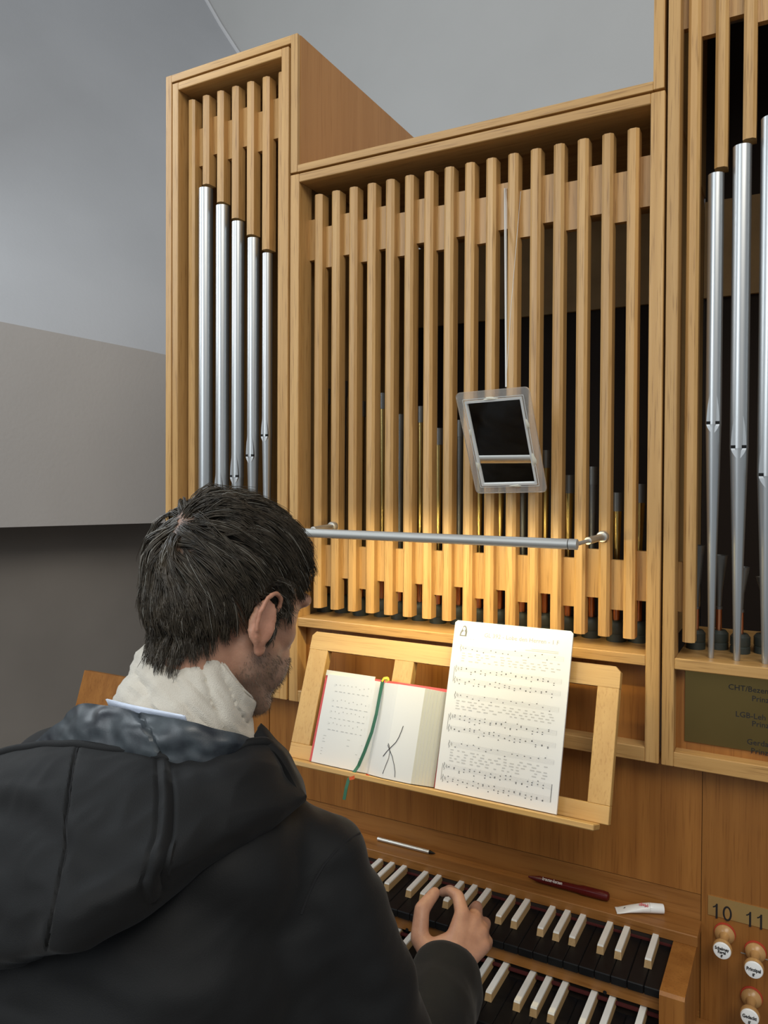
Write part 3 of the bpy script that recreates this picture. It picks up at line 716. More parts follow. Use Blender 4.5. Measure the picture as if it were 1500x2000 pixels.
# ------------------------------------------------------------------ tube lamp
LY, LZ, LXL, LXR = -0.135, 1.5310, -0.776, -0.2838
lamp = thing('tube_lamp', 'slim grey tube lamp across the slats over the music rack', 'lamp', (-0.545, 0.02, 1.53))
lr = 0.0078
build(MB().lathe([(lr, LXL), (lr, LXR-0.014)], (0, LY, LZ), 24, 'X'), 'tube', M['alu'], lamp)
for xa, xb in ((LXL-0.012, LXL-0.0005), (LXR-0.0132, LXR)):
    build(MB().lathe([(lr*0.8, xa), (lr*1.04, xa+0.0006), (lr*1.04, xb-0.0006), (lr*0.8, xb)], (0, LY, LZ), 24, 'X'), 'end_cap', M['alu'], lamp)
for xs_, xe in ((-0.8086, LXL-0.010), (-0.2824, LXR-0.003)):
    a = Vector((xs_, 0.0195, 1.5332)); b = Vector((xe, LY, LZ))
    build(MB().lathe([(0.0098, 0.0198), (0.0098, 0.012), (0.0085, 0.010), (0.0005, 0.0098)], (a.x, 0, a.z), 20, 'Y', caps=False), 'mount', M['alu_light'], lamp)
    k = a.lerp(b, 0.58)
    build(MB().tube([a.lerp(b, 0.06), k], 0.0058, 14), 'arm', M['alu_light'], lamp)
    build(MB().tube([k, b], 0.0030, 10), 'rod', M['alu'], lamp)
# its own light: the strip of diodes along the underside, shining down and back at the music
l = bpy.data.lights.new('tube_lamp_light', 'AREA'); l.shape = 'RECTANGLE'; l.size = LXR-LXL-0.05; l.size_y = 0.006
l.energy = 1.35; l.color = (1.0, 0.82, 0.40); l.spread = math.radians(165)
lo_ = bpy.data.objects.new('tube_lamp_light', l); COL.objects.link(lo_)
ldir = Vector((0, math.sin(math.radians(29)), -math.cos(math.radians(29))))
lo_.rotation_euler = ldir.to_track_quat('-Z', 'X').to_euler()
lo_.rotation_euler = Matrix((Vector((1, 0, 0)), (-ldir).cross(Vector((1, 0, 0))), -ldir)).transposed().to_euler()
lo_.location = Vector(((LXL+LXR)/2, LY, LZ))+ldir*(lr+0.0015)

# ------------------------------------------------------------------ hanging mirror
mt = math.radians(26); mn = np.array([0, -math.cos(mt), -math.sin(mt)]); mup = np.array([0, -math.sin(mt), math.cos(mt)])
mc0 = onY(928, 965, 0.004)
q = [onP(x, y, mc0, mn) for x, y in ((893, 765), (1037, 752), (1066, 962), (928, 965))]
mcen = sum(q)/4; me1 = (q[1]-q[0])+(q[2]-q[3]); me1 /= np.linalg.norm(me1); me2 = np.cross(mn, me1); me2 = me2 if me2[2] > 0 else -me2
MW, MH = 0.128, 0.1855
mir = thing('mirror', 'small tilted mirror in clear acrylic frame hanging before the slats', 'mirror', tuple(mcen))
def mp(a, b, h): return tuple(mcen+me1*a+me2*b+mn*h)
def rrect(w, h, r, n=5):
    P = []
    for cx_, cy_, a0 in ((w/2-r, h/2-r, 0), (-w/2+r, h/2-r, 90), (-w/2+r, -h/2+r, 180), (w/2-r, -h/2+r, 270)):
        for k in range(n+1): a = math.radians(a0+90*k/n); P.append((cx_+r*math.cos(a), cy_+r*math.sin(a)))
    return P
def ring(outer, inner, h0, h1):
    n = len(outer); vs = [mp(a, b, h) for h in (h0, h1) for L_ in (outer, inner) for a, b in L_]; fs = []
    for i in range(n):
        j = (i+1) % n; o0, i0, o1, i1 = 0, n, 2*n, 3*n
        fs += [(o0+i, o0+j, i0+j, i0+i), (o1+i, i1+i, i1+j, o1+j), (o0+i, o1+i, o1+j, o0+j), (i0+i, i0+j, i1+j, i1+i)]
    return MB().add(vs, fs)
IW, IH = MW-0.032, MH-0.034
build(ring(rrect(MW, MH, 0.008), rrect(IW+0.004, IH+0.004, 0.0015), -0.001, 0.0028), 'acrylic_frame', M['acrylic'], mir)
build(ring(rrect(IW+0.004, IH+0.004, 0.0015), rrect(IW-0.0035, IH-0.0035, 0.001), -0.001, 0.0042), 'inner_bead', M['rim'], mir)
build(ring(rrect(IW+0.0105, IH+0.0105, 0.0015), rrect(IW+0.0085, IH+0.0085, 0.001), 0.0026, 0.0034), 'outer_line', M['rim'], mir)
ip = rrect(IW-0.002, IH-0.002, 0.001)
build(MB().add([mp(a, b, 0.0012) for a, b in ip]+[mp(a, b, -0.0015) for a, b in ip], [tuple(range(len(ip))), tuple(range(len(ip), 2*len(ip)))[::-1]]+[(i, (i+1) % len(ip), len(ip)+(i+1) % len(ip), len(ip)+i) for i in range(len(ip))]), 'mirror_pane', M['mirror'], mir)
for (a, b, sa, sb_) in ((-0.004, IH/2+0.0035, 0.012, 0.0028), (-IW/2-0.002, 0.022, 0.0026, 0.008), (-IW/2-0.001, -0.040, 0.0034, 0.010), (IW/2+0.003, 0.030, 0.003, 0.010), (IW/2+0.003, -0.033, 0.004, 0.013), (0.012, -IH/2-0.003, 0.011, 0.003)):
    g = MB(); n = 12
    vs = [mp(a, b, 0.0058)]
    for rr_, hh in ((0.6, 0.0052), (1.0, 0.0030)):
        for k in range(n):
            an = 2*math.pi*k/n; wob = 1+0.25*math.sin(3*an+a*900)+0.12*math.sin(7*an)
            vs.append(mp(a+sa*rr_*wob*math.cos(an), b+sb_*rr_*wob*math.sin(an), hh))
    fs = [(0, 1+k, 1+(k+1) % n) for k in range(n)]+[(1+k, 1+n+k, 1+n+(k+1) % n, 1+(k+1) % n) for k in range(n)]
    build(g.add(vs, fs, True), 'glue_blob', M['glue'], mir)
top_mid = onP(988, 756, mcen, mn)
hook = onY(985.5, 368, SP_Y0-0.002); hook2 = onY(1017, 374, SP_Y0-0.002)
cd = MB().tube([tuple(hook), tuple(np.array(hook)*0.5+np.array(top_mid)*0.5), tuple(top_mid)], 0.0011, 6)
cd.tube([(hook[0]+0.0028, hook[1], hook[2]), (top_mid[0]+0.0010, top_mid[1], top_mid[2])], 0.0008, 6)
build(cd, 'cord', M['cord'], mir)
build(MB().tube([tuple(hook2), tuple(onY(998, 600, -0.004)), tuple(top_mid)], 0.0005, 6), 'thread', M['cord'], mir)

# ------------------------------------------------------------------ small things on the shelf
SZ = 0.9300
def axis_thing(name, label, cat, p0, p1, rad):
    t = thing(name, label, cat, tuple((np.array(p0)+np.array(p1))/2-np.array([0, 0, rad]))); return t
zc = SZ+0.0040
p0 = onZ(738, 1638, zc); p1 = onZ(850, 1667, zc)
p0[1] = min(p0[1], YP-0.006); p1[1] = min(p1[1], YP-0.006)
t = axis_thing('pencil', 'thin grey metal pencil lying on the left of the shelf', 'pencil', p0, p1, 0.0038)
P0, P1 = Vector(p0), Vector(p1)
build(MB().tube([P0, P0.lerp(P1, 0.90)], 0.0037, 12), 'barrel', M['alu_light'], t)
build(MB().tube([P0.lerp(P1, 0.90), P0.lerp(P1, 0.985), P1], [0.0036, 0.0012, 0.0006], 12), 'tip', M['ebony'], t)
zc = SZ+0.0078
p0 = onZ(1032, 1712, zc); p1 = onZ(1190, 1752, zc); p0[1] = min(p0[1], YP-0.008); p1[1] = min(p1[1], YP-0.010)
t = axis_thing('ballpoint_pen', 'dark red ballpoint pen lying in the middle of the shelf', 'pen', p0, p1, 0.0055)
P0, P1 = Vector(p0), Vector(p1)
brl = build(MB().tube([P0, P0.lerp(P1, .05), P0.lerp(P1, .14), P0.lerp(P1, .5), P0.lerp(P1, .62), P0.lerp(P1, .68), P0.lerp(P1, .93), P0.lerp(P1, .985), P1], [.0012, .0030, .0054, .0062, .0064, .0078, .0078, .0070, .0042], 16), 'barrel', M['pen_red'], t)
tm = MB(); dx = np.array((P1-P0).normalized()); up = np.array([0, 0.76, 0.65]); up = up-dx*(up @ dx); up /= np.linalg.norm(up); nn = np.cross(dx, up); nn = nn*np.sign(-nn[1])
put_text(tm, 'kreuter-kerzen', 0.0078, np.array(P0.lerp(P1, 0.19))-up*0.0024+nn*0.0067, dx, up, bold=0.00012, sx=0.72)
build(tm, 'printed_name', M['white_print'], brl)
zc = SZ+0.006
p0 = onZ(1203, 1772, zc); p1 = onZ(1296, 1777, zc)
t = thing('glue_tube', 'small white tube with red print on the right of the shelf', 'tube', (p0[0]*.5+p1[0]*.5, p0[1]*.5+p1[1]*.5, SZ))
P0, P1 = Vector(p0), Vector(p1); dx = (P1-P0).normalized(); sd = Vector((-dx.y, dx.x, 0)); uz = Vector((0, 0, 1))
def loft(sections, n=20):
    vs = []; fs = []
    for (s, w, h) in sections:
        c_ = P0+dx*s; c_.z = SZ+h+0.0003
        for k in range(n): a = 2*math.pi*k/n; vs.append(c_+sd*(w*math.cos(a))+uz*(h*math.sin(a)))
    for i in range(len(sections)-1):
        for k in range(n): fs.append((i*n+k, i*n+(k+1) % n, (i+1)*n+(k+1) % n, (i+1)*n+k))
    fs += [tuple(range(n))[::-1], tuple((len(sections)-1)*n+k for k in range(n))]
    return MB().add(vs, fs, True)
Lg = (P1-P0).length
bdy = build(loft([(0, .0100, .0008), (Lg*.06, .0100, .0010), (Lg*.30, .0092, .0044), (Lg*.55, .0084, .0068), (Lg*.70, .0080, .0076)]), 'body', M['tube_white'], t)
build(loft([(Lg*.70, .0070, .0070), (Lg*.705, .0079, .0077), (Lg*.98, .0074, .0074), (Lg, .0068, .0070)]), 'cap', M['porcelain'], t)
tm = MB(); o_ = P0+dx*(Lg*.665); o_.z = SZ+0.0076; nt = -np.array(sd)*0.62+np.array(uz)*0.78; ut = -np.array(sd)*0.78-np.array(uz)*0.62
put_text(tm, 'Pflege', 0.0066, np.array(o_)+nt*0.0088-ut*0.0024, -np.array(dx), ut, bold=0.0001, sx=0.95)
build(tm, 'red_lettering', M['red_print'], bdy)
o_ = P0+dx*(Lg*.18); o_.z = SZ+0.0062
build(MB().add([tuple(o_+dx*a+sd*b) for a, b in ((-.0026, -.0020), (.0, -.0016), (.0034, .0014), (.0014, .0022))], [(0, 1, 2, 3)]), 'black_mark', M['ink'], bdy)

# ------------------------------------------------------------------ wooden board at the far left
b0 = onY(165, 1309, 0.10); b1 = onY(268, 1327, 0.10); b2 = onY(150, 1380, 0.085)
zt = (b0[2]+b1[2])/2
bd = thing('lectern_board', 'plain brown leaning board behind the shoulder of the organist', 'lectern', (b0[0]+0.22, 0.06, 0.05))
build(MB().add([(b0[0], 0.10, zt), (b0[0]+0.36, 0.10, zt), (b0[0]+0.36, 0.02, zt-0.25), (b0[0], 0.02, zt-0.25),
                (b0[0], 0.118, zt-0.004), (b0[0]+0.36, 0.118, zt-0.004), (b0[0]+0.36, 0.038, zt-0.254), (b0[0], 0.038, zt-0.254)],
               [(0,1,2,3),(4,7,6,5),(0,4,5,1),(1,5,6,2),(2,6,7,3),(3,7,4,0)]), 'desk_top', M['panel_z'], bd)
build(MB().box(b0[0]+0.18, b0[0]+0.24, 0.07, 0.12, 0.08, zt-0.12, 0.003), 'post', M['panel_z'], bd)
build(MB().box(b0[0]+0.05, b0[0]+0.34, -0.06, 0.24, 0.05, 0.08, 0.004), 'foot', M['panel_z'], bd)
#PERSON
# ------------------------------------------------------------------ the organist
from mathutils.bvhtree import BVHTree
def Rz(a): return np.array([[math.cos(a), -math.sin(a), 0], [math.sin(a), math.cos(a), 0], [0, 0, 1]])
def Rx(a): return np.array([[1, 0, 0], [0, math.cos(a), -math.sin(a)], [0, math.sin(a), math.cos(a)]])
def Ry(a): return np.array([[math.cos(a), 0, math.sin(a)], [0, 1, 0], [-math.sin(a), 0, math.cos(a)]])
HO = np.array([-0.5865, -0.5487, 1.4739])
HA = Rz(-math.radians(10.9)) @ Rx(-math.radians(18.5)) @ Ry(math.radians(1.2))
def H(x, y, z): return HO + HA @ np.array([x, y, z])

def ellipsoid(mb, c, r, A=None, nu=28, nv=16):
    A = np.eye(3) if A is None else A; c = np.array(c); vs = []; fs = []
    for j in range(nv+1):
        t = math.pi*j/nv
        for i in range(nu):
            p = 2*math.pi*i/nu
            vs.append(tuple(c + A @ (np.array(r)*np.array([math.sin(t)*math.cos(p), math.sin(t)*math.sin(p), math.cos(t)]))))
    for j in range(nv):
        for i in range(nu): fs.append((j*nu+i, (j+1)*nu+i, (j+1)*nu+(i+1) % nu, j*nu+(i+1) % nu))
    mb.add(vs, fs)
def capsule(mb, a, b, ra, rb, n=20):
    a = np.array(a, float); b = np.array(b, float); ax = b-a; L_ = np.linalg.norm(ax)
    if L_ < 1e-6: ellipsoid(mb, a, (ra,)*3); return
    ax /= L_; u = np.cross(ax, [0.3, 0.5, 0.81]); u /= np.linalg.norm(u); w = np.cross(ax, u); vs = []; fs = []
    rows = [(a-ax*ra*math.cos(t), ra*math.sin(t)) for t in np.linspace(0.02, math.pi/2, 7)]
    rows += [(b+ax*rb*math.sin(t), rb*math.cos(t)) for t in np.linspace(0, math.pi/2-0.02, 7)]
    for c, r in rows:
        for k in range(n): an = 2*math.pi*k/n; vs.append(tuple(c+u*r*math.cos(an)+w*r*math.sin(an)))
    for i in range(len(rows)-1):
        for k in range(n): fs.append((i*n+k, i*n+(k+1) % n, (i+1)*n+(k+1) % n, (i+1)*n+k))
    fs += [tuple(range(n))[::-1], tuple((len(rows)-1)*n+k for k in range(n))]
    mb.add(vs, fs)
def chain(mb, pts, rs):
    for i in range(len(pts)-1): capsule(mb, pts[i], pts[i+1], rs[i], rs[i+1])
def remesh(mb, name, voxel, smooth=4, fac=0.5):
    me = mb.mesh(name, None); o = bpy.data.objects.new('tmp', me); COL.objects.link(o)
    m = o.modifiers.new('r', 'REMESH'); m.mode = 'VOXEL'; m.voxel_size = voxel; m.use_smooth_shade = True
    if smooth: s = o.modifiers.new('s', 'SMOOTH'); s.iterations = smooth; s.factor = fac
    bpy.context.view_layer.update(); dg = bpy.context.evaluated_depsgraph_get()
    out = bpy.data.meshes.new_from_object(o.evaluated_get(dg)); out.name = name
    bpy.data.objects.remove(o); bpy.data.meshes.remove(me)
    out.polygons.foreach_set('use_smooth', [True]*len(out.polygons)); return out
def coords(me):
    a = np.empty(len(me.vertices)*3, np.float32); me.vertices.foreach_get('co', a); return a.reshape(-1, 3).astype(float)
def normals(me):
    a = np.empty(len(me.vertices)*3, np.float32); me.vertices.foreach_get('normal', a); return a.reshape(-1, 3).astype(float)
def set_coords(me, a): me.vertices.foreach_set('co', a.astype(np.float32).ravel()); me.update()
def sstep(a, b, x): t = np.clip((x-a)/(b-a), 0, 1); return t*t*(3-2*t)

# --- skin
def skin_mat():
    m, N, L, b = new_mat('skin')
    at = N.new('ShaderNodeAttribute'); at.attribute_name = 'tint'
    tc = N.new('ShaderNodeTexCoord'); t = N.new('ShaderNodeTexNoise'); t.inputs['Scale'].default_value = 55; t.inputs['Detail'].default_value = 6
    L.new(tc.outputs['Object'], t.inputs['Vector'])
    r = N.new('ShaderNodeValToRGB'); r.color_ramp.elements[0].position = .3; r.color_ramp.elements[1].position = .7
    r.color_ramp.elements[0].color = (0.82, 0.76, 0.74, 1); r.color_ramp.elements[1].color = (1.05, 1.03, 1.02, 1)
    L.new(t.outputs['Fac'], r.inputs['Fac'])
    mx = N.new('ShaderNodeMixRGB'); mx.blend_type = 'MULTIPLY'; mx.inputs['Fac'].default_value = 1
    L.new(at.outputs['Color'], mx.inputs['Color1']); L.new(r.outputs['Color'], mx.inputs['Color2']); L.new(mx.outputs['Color'], b.inputs['Base Color'])
    b.inputs['Roughness'].default_value = 0.48; b.inputs['Specular IOR Level'].default_value = 0.4
    b.inputs['Subsurface Weight'].default_value = 0.12; b.inputs['Subsurface Radius'].default_value = (0.01, 0.004, 0.002); b.inputs['Subsurface Scale'].default_value = 0.5
    t2 = N.new('ShaderNodeTexNoise'); t2.inputs['Scale'].default_value = 420; L.new(tc.outputs['Object'], t2.inputs['Vector'])
    bp = N.new('ShaderNodeBump'); bp.inputs['Strength'].default_value = 0.12; bp.inputs['Distance'].default_value = 0.003
    L.new(t2.outputs['Fac'], bp.inputs['Height']); L.new(bp.outputs['Normal'], b.inputs['Normal'])
    return m
M['skin'] = skin_mat()

mb = MB()
def hE(c, r, A=None): ellipsoid(mb, H(*c), r, HA if A is None else HA @ A)
def hC(a, b, ra, rb): capsule(mb, H(*a), H(*b), ra, rb)
hE((0, -.006, .036), (.0735, .0920, .0850)); hE((0, -.036, .006), (.062, .056, .060)); hE((0, -.052, .074), (.053, .036, .040))
hE((0, .028, .005), (.0650, .064, .100)); hE((0, .028, -.060), (.058, .056, .048))
hE((0, .068, -.093), (.027, .024, .026)); hE((0, .054, -.070), (.042, .040, .036))
for s in (-1, 1):
    hE((s*.043, .046, -.014), (.021, .026, .024)); hE((s*.034, .054, -.050), (.025, .026, .036)); hE((s*.046, .020, -.040), (.021, .036, .040)); hC((s*.020, .084, .028), (s*.050, .072, .030), .010, .009)
    hC((s*.047, .014, -.062), (s*.026, .062, -.096), .016, .016); hE((s*.011, .096, -.028), (.008, .009, .008))
hC((0, .088, .022), (0, .104, -.024), .0075, .0095); hC((-.018, .086, -.049), (.018, .086, -.049), .006, .006); hC((-.015, .086, -.060), (.015, .086, -.060), .007, .007)
# ears: a tilted shell with helix rim and lobe
for s in (-1, 1):
    Ae = Rz(-s*math.radians(28))
    hE((s*.0800, -.010, -.008), (.0050, .0170, .0270), Ae)
    helix = [(.072, .006, -.002), (.078, .010, .012), (.083, .004, .022), (.088, -.010, .026), (.091, -.022, .018), (.091, -.027, .002), (.088, -.024, -.014), (.083, -.014, -.028), (.077, -.004, -.037)]
    for i in range(len(helix)-1):
        a, b2 = helix[i], helix[i+1]; hC((s*a[0], a[1], a[2]), (s*b2[0], b2[1], b2[2]), .0036, .0036)
    hE((s*.0775, -.003, -.036), (.0045, .0080, .0090), Ae); hC((s*.076, .006, -.012), (s*.078, .004, -.022), .004, .004)
C7 = np.array([-.605, -.628, 1.345])
capsule(mb, H(0, -.020, -.030), C7+np.array([0, .035, .0]), .051, .052); capsule(mb, H(0, .012, -.060), C7+np.array([0, .065, -.02]), .042, .042)
# hidden trunk, arms, legs in one surface
ellipsoid(mb, (-.604, -.625, 1.225), (.165, .085, .095)); ellipsoid(mb, (-.603, -.675, 1.10), (.160, .095, .17)); ellipsoid(mb, (-.60, -.77, .95), (.155, .105, .17)); ellipsoid(mb, (-.60, -.88, .76), (.165, .130, .13))
RS, RE = np.array([-.447, -.565, 1.212]), np.array([-.372, -.512, .945])
W = cam(880, 1893, 1.065)
LS, LE, LW = np.array([-.800, -.600, 1.232]), np.array([-.865, -.520, .965]), np.array([-.742, -.350, .925])
chain(mb, [RS, RE, W], [.047, .040, .0265]); chain(mb, [LS, LE, LW], [.047, .040, .0265])
chain(mb, [C7+np.array([.03, .02, -.075]), RS], [.04, .040]); chain(mb, [C7+np.array([-.03, .02, -.075]), LS], [.04, .040])
KR, KL = np.array([-.475, -.400, .660]), np.array([-.735, -.400, .660])
AR, AL = np.array([-.470, -.330, .210]), np.array([-.740, -.330, .210])
for hip, kn, an in (((-.50, -.86, .70), KR, AR), ((-.70, -.86, .70), KL, AL)):
    chain(mb, [hip, kn, an], [.080, .055, .036]); chain(mb, [an, an+np.array([0, .02, -.06]), an+np.array([0, .15, -.10])], [.034, .030, .024])
# right hand, caught as thumb and forefinger close over the keys
def hand(P, R):
    for a, b2 in P: capsule(mb, a, b2, *R[(a is None)]) if False else None
def fing(pts, rs): chain(mb, pts, rs)
mcp = [cam(903, 1787, 1.120), cam(926, 1800, 1.122), cam(939, 1822, 1.112), cam(944, 1848, 1.098)]
for q_, r0, r1 in ((mcp[0], .0215, .0125), (mcp[1], .021, .0125), (mcp[2], .020, .0118), (mcp[3], .019, .0108)): capsule(mb, W+(q_-W)*0.12, q_, r0, r1)
thumb = [cam(858, 1882, 1.072), cam(819, 1832, 1.098), cam(824, 1776, 1.118), cam(849, 1744, 1.140)]
fing(thumb, [.0200, .0135, .0118, .0090]); capsule(mb, thumb[0]+(thumb[1]-thumb[0])*.55, W+(mcp[0]-W)*.55, .0120, .0135)
fing([mcp[0], cam(895, 1751, 1.146), cam(879, 1739, 1.162), cam(864, 1743, 1.174)], [.0115, .0098, .0086, .0072])
fing([mcp[1], cam(931, 1772, 1.156), cam(925, 1776, 1.184), cam(913, 1789, 1.204)], [.0115, .0098, .0086, .0072])
fing([mcp[2], cam(948, 1803, 1.145), cam(945, 1812, 1.166), cam(935, 1823, 1.178)], [.0108, .0092, .0080, .0068])
fing([mcp[3], cam(953, 1838, 1.122), cam(952, 1847, 1.137), cam(945, 1856, 1.147)], [.0098, .0082, .0074, .0062])
# left hand on the lower manual
for k, (dx, dl) in enumerate(((-.030, .072), (-.008, .085), (.014, .080), (.034, .066))):
    m_ = LW+np.array([dx, .078, -.008]); capsule(mb, LW+np.array([dx*.35, .012, 0]), m_, .019, .0118)
    fing([m_, m_+np.array([dx*.15, dl*.42, .006]), m_+np.array([dx*.2, dl*.72, -.020]), m_+np.array([dx*.2, dl*.80, -.046])], [.0112, .0095, .0084, .0070])
fing([LW+np.array([.012, .015, -.005]), LW+np.array([.042, .050, -.020]), LW+np.array([.056, .088, -.036]), LW+np.array([.056, .112, -.048])], [.019, .0130, .0112, .0088])
body_me = remesh(mb, 'person', 0.0028, 9, 0.5)
co = coords(body_me); loc = (co-HO) @ HA
# face carving: eye sockets pressed in, slight mouth line
for s in (-1, 1):
    d = loc-np.array([s*.030, .088, .010]); w = np.exp(-(d[:, 0]/.015)**2-(d[:, 1]/.022)**2-(d[:, 2]/.010)**2); co -= (w*0.009)[:, None]*(HA @ np.array([0, 1, 0]))
    # hollow of the outer ear
    d = loc-np.array([s*.088, -.006, -.004]); w = np.exp(-(d[:, 1]/.010)**2-(d[:, 2]/.014)**2)*(np.abs(d[:, 0]) < .014)*(s*loc[:, 0] > .070); co -= (w*0.004)[:, None]*(HA @ np.array([s, 0, 0]))
set_coords(body_me, co); loc = (co-HO) @ HA
def hairline(az):
    return np.interp(az, [0, 25, 48, 62, 70, 76, 86, 90, 96, 112, 122, 132, 145, 160, 180], [.096, .094, .084, .058, .026, -.020, -.022, .012, .030, .026, -.004, -.034, -.052, -.060, -.062])
az = np.degrees(np.arctan2(np.abs(loc[:, 0]), loc[:, 1]+.012))
near_head = np.linalg.norm(loc-np.array([0, 0, .01]), axis=1) < .175
ear = (np.abs(loc[:, 0]) > .0775) & (loc[:, 2] < .031) & (loc[:, 2] > -.052) & (loc[:, 1] < .022) & (loc[:, 1] > -.040)
ell = np.linalg.norm((loc-np.array([0, -.010, .036]))/np.array([.0760, .0975, .0880]), axis=1)
ear = ear & (ell > 1.035)
scalp = near_head & ~ear & (loc[:, 2] > hairline(az)) & (loc[:, 2] > -.075)
skin = np.tile(np.array([0.45, 0.245, 0.160]), (len(co), 1))
beard = near_head*sstep(-.028, -.048, loc[:, 2])*sstep(-.020, .012, loc[:, 1])*sstep(-.128, -.112, loc[:, 2])*(~ear)
side = near_head*sstep(.066, .060, np.abs(loc[:, 0])*0+.060)*0
def mixc(mask, c): skin[:] = skin*(1-mask[:, None])+np.array(c)*mask[:, None]
mixc(beard*0.55, (0.24, 0.185, 0.145)); mixc(scalp*0.85*sstep(.002, .018, np.linalg.norm(loc-np.array([-.012, -.096, .082]), axis=1)), (0.085, 0.060, 0.042)); mixc(ear*0.35, (0.56, 0.25, 0.165))
lip = near_head*np.exp(-((loc[:, 0])/.022)**2-((loc[:, 2]+.054)/.008)**2)*(loc[:, 1] > .088); mixc(lip*.6, (.42, .16, .13))
brow = near_head*np.exp(-((np.abs(loc[:, 0])-.034)/.016)**2-((loc[:, 2]-.034)/.005)**2)*(loc[:, 1] > .055); mixc(np.clip(brow*1.2, 0, 1)*.85, (.04, .03, .022))
at = body_me.color_attributes.new('tint', 'FLOAT_COLOR', 'POINT')
at.data.foreach_set('color', np.c_[skin, np.ones(len(co))].astype(np.float32).ravel())
body_me.materials.append(M['skin'])
person = link('person', body_me)
tag(person, 'man seen from behind in dark hooded jacket and cream scarf, playing the organ', 'person')
nor = normals(body_me)
for s in (-1, 1):
    e = MB(); ellipsoid(e, H(s*.031, .0690, .010), (.0110,)*3, None, 20, 12); e.sm = [True]*len(e.f); build(e, 'eye', M['porcelain'], person)

# --- hair
tri = [tuple(p.vertices) for p in body_me.polygons]
hv = np.where(near_head)[0]; remap = -np.ones(len(co), int); remap[hv] = np.arange(len(hv))
bvh = BVHTree.FromPolygons([tuple(co[i]) for i in hv], [tuple(remap[list(t)]) for t in tri if (remap[list(t)] >= 0).all()])
rng = np.random.default_rng(11)
sc_idx = np.where(scalp)[0]
pole = H(-.012, -.096, .082); down = np.array([0, 0, -1.0]); fwd_h = HA @ np.array([0, 1, 0]); cen = H(0, -.01, .036); up_h = HA @ np.array([0, 0, 1])
NG, NS, NP = 900, 15000, 8
g_idx = rng.choice(sc_idx, NG)
guides = np.zeros((NG, NP, 3))
for gi, vi in enumerate(g_idx):
    p = co[vi].copy(); l = loc[vi]; guides[gi, 0] = p
    a = az[vi]; dist = np.linalg.norm(p-pole)
    top = sstep(.02, .10, l[2])
    length = (0.050+0.022*top)*rng.uniform(.8, 1.2)
    if a > 120 and l[2] < 0: length = 0.025*rng.uniform(.7, 1.3)
    if 60 < a < 90: length = 0.021*rng.uniform(.7, 1.2) if l[2] < .03 else length*.8
    if a < 62: length = 0.034*rng.uniform(.75, 1.2)
    if 60 < a < 90 and l[2] < .03: top = -.45
    lift = (0.0050+0.0060*top)*rng.uniform(.7, 1.25); jit = rng.normal(0, 0.34, 3); sw = rng.normal(0.35, 0.25)
    if rng.random() < .05: lift *= 1.5
    for j in range(1, NP):
        q_, n_, _, dd = bvh.find_nearest(Vector(p)); n_ = np.array(n_); rad = p-pole
        e = rad-n_*(rad @ n_); e /= (np.linalg.norm(e)+1e-6); g = down-n_*(down @ n_)
        wg = 0.25+0.75*sstep(.05, .15, np.linalg.norm(rad)); f = e*(1-0.55*wg)+g*wg+np.cross(n_, e)*sw*(1-wg)+jit*.6
        if l[2] > .055 and a < 95: f = f+fwd_h*0.7
        elif l[0] > -.02 and l[2] > .0: f = f+fwd_h*0.45
        f -= n_*(f @ n_)*0.9; f /= np.linalg.norm(f)
        p = p+f*(length/(NP-1)); q_, n_, _, dd = bvh.find_nearest(Vector(p)); q_ = np.array(q_); n_ = np.array(n_)
        h = lift*min(1, (j/(NP-1))*2.2)**0.8; cur = (p-q_) @ n_
        if cur < h: p = p+n_*(h-cur)
        guides[gi, j] = p
s_idx = rng.choice(sc_idx, NS); roots = co[s_idx]+rng.normal(0, .0012, (NS, 3))
